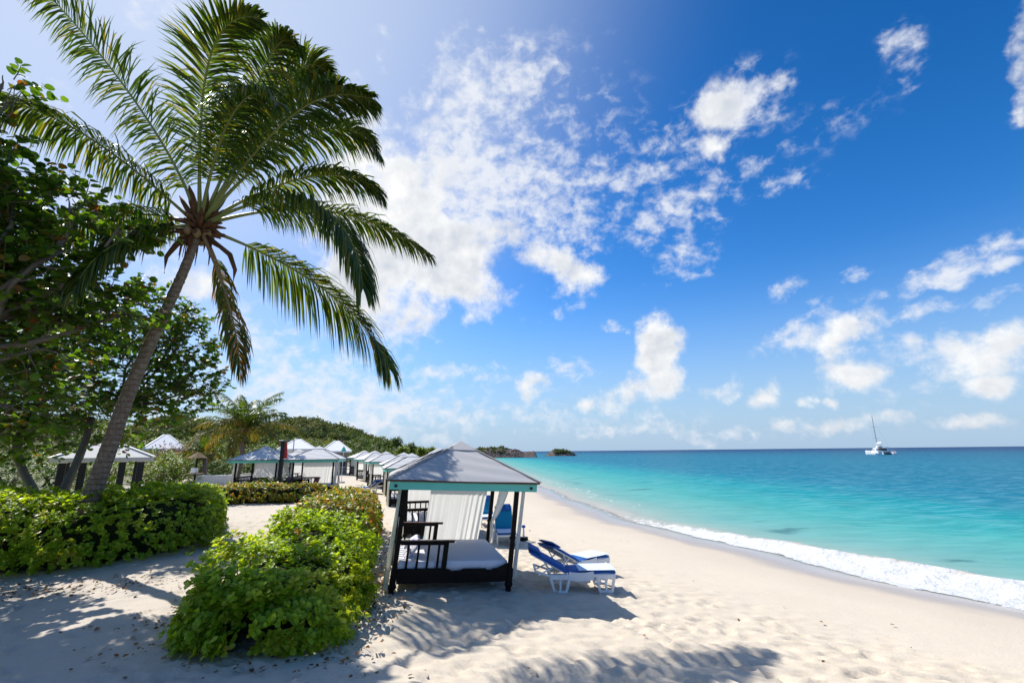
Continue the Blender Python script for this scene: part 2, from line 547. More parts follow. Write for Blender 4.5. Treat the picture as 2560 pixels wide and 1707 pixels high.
def trunk_mat():
    m, w = mat('palm_trunk')
    co = objco(w)
    sep = w.new('ShaderNodeSeparateXYZ'); w.l.new(co, sep.inputs[0])
    wob = w.noise(co, 4, 4)
    r = w.m('FRACT', w.m('ADD', w.m('MULTIPLY', sep.outputs[2], 7.5), w.m('MULTIPLY', wob, .9)))
    n = w.noise(co, 9, 7, .65)
    mp = w.new('ShaderNodeMapping'); w.l.new(co, mp.inputs['Vector']); mp.inputs['Scale'].default_value = (30, 30, 3)
    n2 = w.noise(mp.outputs[0], 1.0, 4, .6)
    c = w.ramp(w.m('ADD', w.m('MULTIPLY', n, .55), w.m('MULTIPLY', n2, .45)), [(.2, (.075, .055, .045)), (.5, (.20, .155, .125)), (.78, (.42, .37, .33))])
    c = w.mix(w.m('MULTIPLY', w.ss(r, .0, .2, 1, 0), .6), c, (.045, .033, .027))
    hgt = w.m('ADD', w.ss(r, 0, .3), w.m('MULTIPLY', n2, .6))
    finish(w, pbsdf(w, c, .9, .15, bump(w, hgt, .8, .03))); return m


M_trunk = trunk_mat()


def rock_mat():
    m, w = mat('coast_rock')
    co = objco(w)
    n = w.noise(co, .35, 8, .65); n2 = w.noise(co, 1.6, 6, .6)
    c = w.ramp(w.m('ADD', w.m('MULTIPLY', n, .5), w.m('MULTIPLY', n2, .5)), [(.3, (.035, .028, .028)), (.5, (.11, .085, .075)), (.65, (.23, .18, .145))])
    finish(w, pbsdf(w, c, .9, .2, bump(w, n2, .9, .5))); return m


M_rock = rock_mat()


# ------------------------------------------------------------------ ground, beach and sea
SH = [(-200, 167.5), (11.89, 11.84), (14.27, 10.09), (19.31, 8.81), (24.3, 6.89), (26.63, 5.92), (42.9, 4.0), (54.3, 2.6), (116, -3.6), (239, -14),
      (420, -60), (1000, -330), (40000, -16000)]
SHY = np.array([a for a, b in SH], float); SHX = np.array([b for a, b in SH], float)


def _smooth_shore():
    ys = np.concatenate([np.arange(-200, 60, .25), np.geomspace(60, 40000, 400)])
    xs = np.interp(ys, SHY, SHX)
    n = 1040
    k = np.ones(17) / 17
    xx = xs.copy()
    for _ in range(3):
        xx[8:n - 8] = np.convolve(xx[:n], k, 'valid')
    return ys, xx


_SY, _SX = _smooth_shore()


def shore_x(y):
    return np.interp(y, _SY, _SX) + .18 * np.sin(np.asarray(y) * .45) + .1 * np.sin(np.asarray(y) * 1.1 + 1)


PD = np.array([-400, -60, -12, 0, 3, 6, 9, 12, 16, 22, 60, 100000.])
PZ = np.array([-9, -4, -1.7, -.9, -.62, -.38, -.12, .05, .25, .40, .6, .6])
KD = .8
SEA = -.9


def ground_base(x, y):
    x = np.asarray(x, float); y = np.asarray(y, float)
    d = (shore_x(y) - x) * KD
    z = np.interp(d, PD, PZ)
    z = z + .12 * np.clip((d - 12) / 8, 0, 1) * (np.sin(x * .5 + 1) * np.cos(y * .37) + .5 * np.sin(x * 1.1 + y * .9))
    z = z + .85 * np.clip((5.2 - y) / 4, 0, 1) ** 1.3 * np.clip(d / 8, 0, 1)
    return z


def G(x, y):
    return float(ground_base(x, y))


def ontog(px, py):
    z = 0.0
    for _ in range(12):
        p = atz(px, py, z); z = .5 * z + .5 * G(p[0], p[1])
    return atz(px, py, z)


def fbm2(x, y, seed, octaves=4, base=1.0):
    """value noise on arrays"""
    out = np.zeros_like(x); amp = 1.0; fr = base
    r = np.random.default_rng(seed)
    for _ in range(octaves):
        T = r.random((256, 256))
        gx, gy = x * fr, y * fr
        ix, iy = np.floor(gx).astype(int), np.floor(gy).astype(int)
        fx, fy = gx - ix, gy - iy
        fx = fx * fx * (3 - 2 * fx); fy = fy * fy * (3 - 2 * fy)
        a = T[ix % 256, iy % 256]; b = T[(ix + 1) % 256, iy % 256]; c = T[ix % 256, (iy + 1) % 256]; e = T[(ix + 1) % 256, (iy + 1) % 256]
        out += amp * ((a * (1 - fx) + b * fx) * (1 - fy) + (c * (1 - fx) + e * fx) * fy - .5)
        amp *= .5; fr *= 2.03
    return out


def sand_mat():
    m, w = mat('beach_sand')
    geo = w.new('ShaderNodeNewGeometry'); pos = geo.outputs['Position']
    at_ = w.new('ShaderNodeAttribute', attribute_name='inland').outputs['Fac']
    n1 = w.noise(pos, .5, 5, .6); n2 = w.noise(pos, 22, 5, .65); n3 = w.noise(pos, 3.5, 5, .6)
    c = w.mix(n1, (.575, .495, .385), (.635, .555, .44))
    c = w.mix(w.m('MULTIPLY', w.ss(n2, .56, .75), .35), c, (.42, .34, .27))
    c = w.mix(w.m('MULTIPLY', w.ss(n3, .60, .8), .18), c, (.45, .37, .30))
    # land side: greyer, with bits of litter
    land = w.ss(at_, 13, 17)
    c = w.mix(w.m('MULTIPLY', land, .45), c, (.45, .41, .365))
    green = w.m('MULTIPLY', w.ss(w.m('ADD', at_, w.m('MULTIPLY', w.m('SUBTRACT', n3, .5), 6)), 25, 31), .9)
    c = w.mix(green, c, w.mix(n3, (.05, .07, .018), (.12, .13, .04)))
    speck = w.ss(w.noise(pos, 60, 2, .5), .68, .74)
    c = w.mix(w.m('MULTIPLY', w.m('MULTIPLY', speck, land), .6), c, (.10, .07, .05))
    wetline = w.m('ADD', at_, w.m('MULTIPLY', w.m('SUBTRACT', w.noise(pos, .55, 4, .5), .5), 1.6))
    wet = w.ss(wetline, 1.5, 2.2, 1, 0)
    damp = w.ss(wetline, 2.1, 4.2, 1, 0)
    c = w.mix(w.m('MULTIPLY', damp, .28), c, (.43, .36, .29))
    c = w.mix(wet, c, w.mix(n1, (.37, .33, .295), (.43, .385, .345)))
    rough = w.ss(wetline, .6, 2.2, .22, .9)
    streak = w.new('ShaderNodeMapping'); w.l.new(pos, streak.inputs['Vector']); streak.inputs['Rotation'].default_value = (0, 0, math.radians(-36)); streak.inputs['Scale'].default_value = (.5, 3.2, 1)
    h = w.m('ADD', w.m('MULTIPLY', n2, .6), w.m('MULTIPLY', n3, .8))
    h = w.m('MULTIPLY', h, w.ss(at_, 1.0, 3.5, .06, 1))
    finish(w, pbsdf(w, c, rough, .28, bump(w, h, .5, .03)))
    return m


def build_ground():
    dn = np.concatenate([-np.geomspace(.3, 398, 26)[::-1], np.arange(-.2, 7, .09), np.arange(7, 27, .055), np.arange(27, 34, .2), np.geomspace(34, 4000, 34)])
    yy = np.concatenate([np.arange(-60, 3.5, 3.0), np.arange(3.6, 5.2, .2), np.arange(5.2, 19, .055), np.arange(19, 30, .14), np.arange(30, 60, .7), np.geomspace(60, 3000, 50)])
    Dg, Yg = np.meshgrid(dn, yy, indexing='ij')
    Xg = shore_x(Yg) - Dg / KD
    Z = ground_base(Xg, Yg)
    near = (Yg > 4.5) & (Yg < 32) & (Dg < 36) & (Dg > -1)
    amp = np.clip((Dg - 4.0) / 3.5, 0, 1) * np.clip((34 - Yg) / 10, 0, 1)
    # soft, trampled sand: lumps then footprints
    L = fbm2(Xg, Yg, 3, 3, 1.1) * .022 + fbm2(Xg, Yg, 9, 3, 4.2) * .016 + fbm2(Xg, Yg, 13, 2, 8.5) * .012
    Z = Z + np.where(near, L * amp, 0)
    Z = Z + np.where(Dg > 0, fbm2(Xg, Yg, 5, 2, .35) * .05 * np.clip(Dg / 6, 0, 1), 0)
    r = np.random.default_rng(11)
    tracks = []
    for _ in range(2600):                                 # loose prints all over the upper beach
        y = 5.2 + 17 * r.random() ** 1.35
        d = 5.2 + r.gamma(3.2, 1.75)
        tracks.append((d, y, r.random() * 6.28, .8 + .5 * r.random()))
    for _ in range(26):                                   # walked lines
        y, d, a = 5.5 + r.random() * 14, 5.5 + r.random() * 9, r.random() * 6.28
        for k in range(14):
            sgn = (-1) ** k
            tracks.append((d + math.sin(a) * .07 * sgn, y + math.cos(a) * .07 * sgn, a, 1.0))
            d += math.cos(a) * .52 * .8; y += math.sin(a) * .52; a += r.normal() * .12
    X0 = shore_x(yy)
    for (d, y, a, s) in tracks:
        if y < 5.2 or y > 26 or d < 4.6 or d > 26: continue
        j0, j1 = np.searchsorted(yy, [y - .32, y + .32])
        i0, i1 = np.searchsorted(dn, [d - .34, d + .34])
        if i1 - i0 < 2 or j1 - j0 < 2: continue
        xc = float(shore_x(y)) - d / KD
        dx = Xg[i0:i1, j0:j1] - xc; dy = Yg[i0:i1, j0:j1] - y
        u = (dx * math.cos(a) + dy * math.sin(a)) / (.145 * s); v = (-dx * math.sin(a) + dy * math.cos(a)) / (.075 * s)
        q = u * u + v * v
        fade = min(1, max(.15, (d - 4.6) / 3.0))
        Z[i0:i1, j0:j1] += fade * s * (-.027 * np.exp(-q ** 1.6) + .012 * np.exp(-((np.sqrt(q) - 1.45) / .4) ** 2))
    mb = MB(); mb.grid(np.stack([Xg, Yg, Z], -1))
    o = mb.build('beach', sand_mat(), smooth=True)
    at_ = o.data.attributes.new('inland', 'FLOAT', 'POINT'); at_.data.foreach_set('value', Dg.astype(np.float32).ravel())
    tag(o, 'pale sand beach with trampled prints and wet edge', 'beach', kind='structure')


build_ground()


def water_mat():
    m, w = mat('sea_water')
    geo = w.new('ShaderNodeNewGeometry'); pos = geo.outputs['Position']
    off = w.new('ShaderNodeAttribute', attribute_name='offshore').outputs['Fac']
    foam = w.new('ShaderNodeAttribute', attribute_name='surf').outputs['Fac']
    big = w.noise(pos, .028, 4, .55)
    mp = w.new('ShaderNodeMapping'); w.l.new(pos, mp.inputs['Vector']); mp.inputs['Rotation'].default_value = (0, 0, math.radians(8)); mp.inputs['Scale'].default_value = (.35, 1.6, 1)
    st = w.noise(mp.outputs[0], .22, 5, .6)
    o2 = w.m('MULTIPLY', off, w.m('ADD', .62, w.m('MULTIPLY', w.m('ADD', w.m('MULTIPLY', big, .6), w.m('MULTIPLY', st, .4)), .76)))
    lg = w.m('LOGARITHM', w.m('ADD', w.m('MAXIMUM', o2, 0.0), 1.0), 10.0)
    t = w.m('MULTIPLY', lg, 1 / 3.0)
    # depth colours: sandy shallows, turquoise, then deep blue
    def s(o): return math.log10(o + 1) / 3.0
    c = w.ramp(t, [(0, (.42, .385, .34)), (s(.6), (.40, .395, .345)), (s(2.2), (.27, .39, .345)), (s(5), (.15, .36, .33)), (s(11), (.060, .34, .32)), (s(20), (.010, .265, .295)), (s(30), (.004, .17, .255)),
                   (s(42), (.002, .145, .235)), (s(110), (.001, .135, .225)), (s(260), (.001, .10, .19)), (s(900), (.001, .034, .12))])
    # dark weed on the bottom
    sp = w.new('ShaderNodeMapping'); w.l.new(pos, sp.inputs['Vector']); sp.inputs['Scale'].default_value = (.22, .5, 1)
    weed = w.m('MULTIPLY', w.ss(w.noise(sp.outputs[0], 1.0, 4, .55), .60, .70), w.m('MULTIPLY', w.ss(off, 2.5, 5), w.ss(off, 9, 15, 1, 0)))
    c = w.mix(w.m('MULTIPLY', weed, .62), c, (.018, .10, .11))
    # wind ripples: bright crests and dark troughs painted into the base colour
    rip = w.noise(mp.outputs[0], 1.3, 6, .72)
    cr = w.ss(rip, .49, .60)
    c = w.mix(w.m('MULTIPLY', w.ss(rip, .50, .40), w.ss(off, 4, 20, .1, .45)), c, w.mix(.45, c, (.0, .03, .06)))
    c = w.mix(w.m('MULTIPLY', cr, w.ss(off, 4, 22, .25, .75)), c, w.mix(.30, c, (.30, .50, .55)))
    w1 = w.noise(mp.outputs[0], 1.4, 4, .55); w2 = w.noise(pos, 5.5, 3, .5); w3 = w.noise(mp.outputs[0], .35, 3, .5)
    hgt = w.m('ADD', w.m('ADD', w.m('MULTIPLY', w1, .55), w.m('MULTIPLY', w2, .10)), w.m('MULTIPLY', w3, .8))
    dist = w.new('ShaderNodeCameraData').outputs['View Distance'] if False else None
    nb = bump(w, hgt, 1.0, .30)
    dif = w.new('ShaderNodeBsdfDiffuse'); w.l.new(c, dif.inputs['Color'])
    gl_ = w.new('ShaderNodeBsdfGlossy'); gl_.inputs['Roughness'].default_value = .18; w.l.new(nb, gl_.inputs['Normal'])
    fr = w.new('ShaderNodeFresnel'); fr.inputs['IOR'].default_value = 1.33; w.l.new(nb, fr.inputs['Normal'])
    mw = w.new('ShaderNodeMixShader'); w.l.new(w.m('MINIMUM', w.m('MULTIPLY', fr.outputs[0], .45), .13), mw.inputs[0])
    w.l.new(dif.outputs[0], mw.inputs[1]); w.l.new(gl_.outputs[0], mw.inputs[2])
    wat = mw.outputs[0]
    # the thin sheet at the very edge lets the sand through
    tr = w.new('ShaderNodeBsdfTransparent'); tr.inputs[0].default_value = (.93, .97, .96, 1)
    mx = w.new('ShaderNodeMixShader')
    w.l.new(w.ss(off, -.25, .25, .03, 1), mx.inputs[0]); w.l.new(tr.outputs[0], mx.inputs[1]); w.l.new(wat, mx.inputs[2])
    # foam
    fn = w.noise(pos, 2.2, 7, .68, .4); fn2 = w.noise(pos, 9, 5, .65)
    fm = w.m('ADD', foam, w.m('ADD', w.m('MULTIPLY', w.m('SUBTRACT', fn, .5), 1.25), w.m('MULTIPLY', w.m('SUBTRACT', fn2, .5), .5)))
    fk = w.ss(fm, .42, .62)
    fb = bump(w, w.m('ADD', fn, w.m('MULTIPLY', fn2, .5)), .9, .12)
    silt = w.new('ShaderNodeAttribute', attribute_name='silt').outputs['Fac']
    fcol = w.mix(w.ss(fn2, .35, .65), (.58, .60, .61), (.70, .70, .69))
    fcol = w.mix(w.m('MULTIPLY', silt, w.ss(fn, .40, .6)), fcol, (.42, .33, .23))
    fsh = pbsdf(w, fcol, .8, .15, fb)
    mf = w.new('ShaderNodeMixShader'); w.l.new(fk, mf.inputs[0]); w.l.new(mx.outputs[0], mf.inputs[1]); w.l.new(fsh, mf.inputs[2])
    finish(w, mf.outputs[0])
    return m


def build_sea():
    on = np.concatenate([np.arange(-1.6, 5, .07), np.geomspace(5, 60, 90)[:-1], np.geomspace(60, 40000, 90)])
    yy = np.concatenate([np.arange(-80, 3, 4.0), np.arange(3, 30, .1), np.arange(30, 60, .3), np.geomspace(60, 40000, 170)])
    O, Y = np.meshgrid(on, yy, indexing='ij')
    X = shore_x(Y) + O
    strength = np.interp(Y, [-20, 6, 12, 17, 22, 28, 40], [1, 1, 1, .75, .45, .22, .0])
    wob = .35 * np.sin(Y * .6) + .25 * np.sin(Y * 1.7 + 1) + fbm2(Y, Y * 0, 21, 3, .9) * .5
    crest = 1.75 * (.55 + .45 * strength) + wob * .45
    wid = .55 + .55 * strength
    prof = np.where(O < crest, np.exp(-((O - crest) / (wid * 1.0)) ** 2), np.exp(-((O - crest) / (wid * .75)) ** 2))
    Z = SEA + .30 * strength * prof
    Z += np.where(O < crest, fbm2(X, Y, 31, 3, 2.0) * .10 * strength * np.clip(O + .3, 0, 1), 0)
    Z += np.clip(O / 6, 0, 1) * np.clip(1.4 - O / 300, 0, 1) * (.05 * np.sin(O * .9 + .3 * np.sin(Y * .3)) + fbm2(X * .7, Y, 41, 3, .5) * .10) * np.clip(2 - Y / 120, 0, 1)
    # second small swell line
    Z += .07 * strength * np.exp(-((O - crest - 4.2) / .9) ** 2)
    # the swash runs up the sand as a thin film
    d = -O * KD
    gz = ground_base(X, Y)
    Z = np.where(O < .3, np.maximum(np.where(O < -.3, gz - .2, Z), gz + .012 - .09 * np.clip((-.45 - O) / .9, 0, 1)), Z)
    # how far each point is inside the white surf
    jag = fbm2(X, Y, 51, 4, 1.1)
    lo, hi = -.55 * strength - .15 + .35 * jag, crest + .8 * strength * wid + .1 + .8 * jag * strength
    surf = np.clip((O - lo) / .45, 0, 1) ** .7 * np.clip((hi - O) / .9, 0, 1) ** .8
    silt = np.exp(-((O - hi + .25) / .45) ** 2) * np.clip(strength * 1.5, 0, 1)
    surf = surf * np.clip(strength * 1.9, 0, 1) * .80
    thin = .52 * np.exp(-((O - (-.15 + wob * .3)) / .22) ** 2) * np.interp(Y, [20, 26, 70, 130], [.2, 1, 1, 0])
    thin2 = .46 * np.exp(-((O - (2.6 + wob)) / .35) ** 2) * np.interp(Y, [26, 32, 70, 120], [0, 1, 1, 0])
    lace = .40 * np.exp(-((O - hi - .5) / .8) ** 2) * strength
    surf = np.maximum.reduce([surf, thin, thin2, lace])
    mb = MB(); mb.grid(np.stack([X, Y, Z], -1)[:, ::-1])
    o = mb.build('sea', water_mat(), smooth=True)
    a = o.data.attributes.new('offshore', 'FLOAT', 'POINT'); a.data.foreach_set('value', O[:, ::-1].astype(np.float32).ravel())
    a = o.data.attributes.new('surf', 'FLOAT', 'POINT'); a.data.foreach_set('value', surf[:, ::-1].astype(np.float32).ravel())
    a = o.data.attributes.new('silt', 'FLOAT', 'POINT'); a.data.foreach_set('value', silt[:, ::-1].astype(np.float32).ravel())
    tag(o, 'turquoise sea deepening to blue with white surf along the sand', 'sea', kind='structure')


build_sea()


# ------------------------------------------------------------------ foliage helpers
def nrm(a):
    return a / (np.linalg.norm(a, axis=-1, keepdims=True) + 1e-9)


LEAF = {
    # (along, across) half outline; midrib points are added
    'round': ([.0, .14, .45, .78, 1.0], [.0, .36, .52, .40, .0]),
    'spoon': ([.0, .35, .72, 1.0], [.0, .22, .34, .0]),
    'blade': ([.0, .4, 1.0], [.0, .22, .0]),
}


def leaves(mb, C, A, N, L, kind='round', wide=1.0, cup=.16, curl=.15):
    """C base points, A leaf axes, N leaf normals, L lengths"""
    A = nrm(A); S = nrm(np.cross(A, N)); N = np.cross(S, A)
    al, ac = LEAF[kind]
    L = np.asarray(L).reshape(-1, 1)
    k = len(al)
    cols = []
    for i in range(k):                                   # midrib
        cols.append(C + A * L * al[i] - N * L * (curl * al[i] ** 2))
    for sg in (-1, 1):
        for i in range(1, k - 1):
            cols.append(C + A * L * al[i] + S * (sg * ac[i] * wide) * L + N * L * (cup * ac[i] * wide - curl * al[i] ** 2))
    V = np.stack(cols, 1)
    fs = []
    for si in range(2):
        o = k + si * (k - 2)
        e = [0] + [o + i for i in range(k - 2)] + [k - 1]
        for i in range(k - 1):
            q = [i, i + 1, e[i + 1], e[i]]
            q = [x for j, x in enumerate(q) if x not in q[:j]]
            fs.append(q if si else q[::-1])
    mb.arr(V, fs)


def randdir(r, n):
    return nrm(r.normal(size=(n, 3)))


def spray_crown(lobes, n, leaf, per, r, twl=.55, up=.35, kind='round', shell=.55, flat=1.0, wide=1.0):
    """leafy twigs through a crown made of lobes (cx,cy,cz,rx,ry,rz); returns leaf MB, twig MB, twig roots"""
    lb = np.array(lobes, float)
    vol = lb[:, 3] * lb[:, 4] * lb[:, 5]; p = vol ** .75; p /= p.sum()
    idx = r.choice(len(lb), n, p=p)
    dr = randdir(r, n)
    rad = (shell + (1 - shell) * r.random(n)) ** .8
    rad = np.where(r.random(n) < .2, r.random(n) ** .5, rad)
    root = lb[idx, :3] + dr * lb[idx, 3:] * rad[:, None]
    ax = nrm(dr * .75 + np.array([0, 0, up]) + randdir(r, n) * .55)
    L = twl * (.6 + .8 * r.random(n))
    tip = root + ax * L[:, None]
    lm, tm = MB(), MB()
    for i in range(n):
        mid = (root[i] + tip[i]) / 2 + r.normal(size=3) * .03
        tm.tube([root[i], mid, tip[i]], [.012, .009, .005], 4, False)
    C, A, N, LL = [], [], [], []
    for k in range(per):
        t = .25 + .75 * k / (per - 1)
        base = root + (tip - root) * t
        side = nrm(np.cross(ax, np.array([0, 0, 1.0])) + randdir(r, n) * .35)
        sg = -1 if k % 2 else 1
        a = nrm(side * sg * .85 + ax * (.35 + .5 * (t > .9)) + randdir(r, n) * .25)
        nn = nrm(np.array([0, 0, 1.0]) * .9 + ax * .45 + randdir(r, n) * .5)
        C.append(base + a * .02); A.append(a); N.append(nn); LL.append(leaf * (.65 + .6 * r.random(n)) * (1.1 - .3 * t))
    leaves(lm, np.concatenate(C), np.concatenate(A), np.concatenate(N), np.concatenate(LL), kind, wide)
    return lm, tm


def limb(mb, p0, p1, r0, r1, r, sag=.12, n=7, seg=8):
    p0, p1 = np.array(p0, float), np.array(p1, float)
    L = np.linalg.norm(p1 - p0)
    off = r.normal(size=3) * sag * L * .5; off2 = r.normal(size=3) * sag * L * .25
    t = np.linspace(0, 1, n)[:, None]
    P = p0 + (p1 - p0) * t + off * np.sin(t * math.pi) + off2 * np.sin(t * 2 * math.pi)
    mb.tube(P, np.linspace(r0, r1, n), seg)
    return P


def sea_grape(name, label, base, stems, lobes, n, leaf, per, seed, group, twl=.55, shell=.55):
    r = np.random.default_rng(seed)
    root = thing(name, label, 'tree', base, group=group)
    tb = MB()
    joints = []
    for (p0, p1, r0, r1) in stems:
        P = limb(tb, p0, p1, r0, r1, r, .10, 9)
        joints += [(q, r1) for q in P[4:]]
    for l in lobes:
        c = np.array(l[:3])
        j = min(joints, key=lambda q: np.linalg.norm(q[0] - c))
        P = limb(tb, j[0], c, j[1] * .8, .03, r, .15)
        for _ in range(7):
            e = c + randdir(r, 1)[0] * np.array(l[3:]) * .8
            limb(tb, P[4 + r.integers(3)], e, .022, .008, r, .12, 5, 5)
    tb.build('trunk', M_bark, root, base, True)
    lm, tm = spray_crown(lobes, n, leaf, per, r, twl, shell=shell)
    cr = lm.build('crown', M_grape, root, base)
    tm.build('twigs', M_stem, cr, base)
    return root


def frond(path, length_leaf, n_leaf, parent, base, lmat, rmat, r, droop=.35, rad=.028, vee=.35, start=.16, wind=(0, 0, 0), width=.030, sidebias=(1, 1), face=0.0):
    """one feather frond along a 3-D path: a rachis with two rows of leaflets"""
    P = np.array(path, float)
    # resample through a smooth curve
    t = np.linspace(0, 1, len(P)); tt = np.linspace(0, 1, 40)
    Q = np.zeros((40, 3))
    for k in range(3):
        co = np.polyfit(t, P[:, k], min(3, len(P) - 1)); Q[:, k] = np.polyval(co, tt)
    rb = MB()
    rb.tube(Q, np.concatenate([np.linspace(rad * 1.9, rad, 8), np.linspace(rad, rad * .16, 32)]), 6)
    T = nrm(np.gradient(Q, axis=0))
    up = np.array([0, 0, 1.0])
    S = np.cross(T, up); ln = np.linalg.norm(S, axis=1, keepdims=True)
    S = nrm(np.where(ln < .15, np.array([[1.0, .2, 0]]), S))
    for i in range(1, 40):
        if S[i] @ S[i - 1] < 0: S[i] *= -1
    if face:                                             # blade turned on its stalk
        Vw = nrm(Q - EYE); Sf = nrm(np.cross(T, Vw))
        for i in range(40):
            if Sf[i] @ S[i] < 0: Sf[i] *= -1
        S = nrm(S * (1 - face) + Sf * face)
    for _ in range(6):
        S[1:-1] = (S[:-2] + S[1:-1] + S[2:]) / 3
    S = nrm(S - T * (S * T).sum(1, keepdims=True))
    Nn = np.cross(S, T)
    lm = MB()
    n = n_leaf
    for sg, bias in ((-1, sidebias[0]), (1, sidebias[1])):
        s = start + (1 - start) * (np.arange(n) + r.random(n) * .6) / n
        s = np.clip(s, 0, .995)
        x = s * 39; i0 = np.clip(np.floor(x).astype(int), 0, 38); f = (x - i0)[:, None]
        q = Q[i0] * (1 - f) + Q[i0 + 1] * f; T_ = nrm(T[i0] * (1 - f) + T[i0 + 1] * f); S_ = nrm(S[i0] * (1 - f) + S[i0 + 1] * f); N_ = nrm(Nn[i0] * (1 - f) + Nn[i0 + 1] * f)
        prof = np.interp(s, [start, start + .12, .5, .85, 1], [.55, .9, 1.0, .72, .38])
        L = (length_leaf * bias * prof * (.85 + .3 * r.random(n)))[:, None]
        fw = np.interp(s, [0, .5, 1], [.50, .80, 1.7])[:, None]
        a = nrm(S_ * sg + T_ * fw + N_ * vee + r.normal(size=(n, 3)) * .15)
        dr = (droop * (.7 + .6 * r.random(n)))[:, None]
        down = np.array([0, 0, -1.0]) + np.array(wind)
        broken = (r.random(n) < .12)[:, None]
        pts = [q]
        cur = q; dirn = a
        for k, fr in enumerate((.33, .33, .34)):
            dirn = nrm(dirn + down * dr * (.35 + .75 * k) + np.where(broken & (k == 1), down * 1.2, 0))
            cur = cur + dirn * L * fr
            pts.append(cur)
        wv = nrm(np.cross(a, N_) * .8 + N_ * (.5 * (r.random((n, 1)) - .5)))
        wd = width * (.8 + .4 * r.random((n, 1)))
        V = np.stack([pts[0] - wv * wd * .45, pts[0] + wv * wd * .45, pts[1] - wv * wd, pts[1] + wv * wd, pts[2] - wv * wd * .75, pts[2] + wv * wd * .75, pts[3]], 1)
        lm.arr(V, [(0, 1, 3, 2), (2, 3, 5, 4), (4, 5, 6)])
    o = lm.build('frond', lmat, parent, base)
    rb.build('rachis', rmat, o, base, True)
    return o


def rosettes(mb, P, N, r, leaf, per, kind='spoon', jitter=.35, up=.55, wide=1.0):
    n = len(P)
    ax = nrm(N * .65 + np.array([0, 0, up]) + randdir(r, n) * jitter)
    ref = nrm(randdir(r, n)); s1 = nrm(np.cross(ax, ref)); s2 = np.cross(ax, s1)
    C, A, NN, LL = [], [], [], []
    ph0 = r.random(n) * 6.28
    for k in range(per):
        ph = (ph0 + k * 2.4)[:, None]
        el = (.25 + .75 * (k / per) + .2 * (r.random(n) - .5))[:, None]      # inner leaves stand up
        out = s1 * np.cos(ph) + s2 * np.sin(ph)
        a = nrm(out * np.cos(el * 1.1) + ax * np.sin(el * 1.1) * .9)
        C.append(P + ax * (.02 * k / per) + r.normal(size=(n, 3)) * .012); A.append(a); NN.append(nrm(ax * 1.0 - a * .3 + randdir(r, n) * .25)); LL.append(leaf * (.5 + .85 * r.random(n)) * (1.05 - .3 * k / per))
    leaves(mb, np.concatenate(C), np.concatenate(A), np.concatenate(NN), np.concatenate(LL), kind, wide, .22, .2)


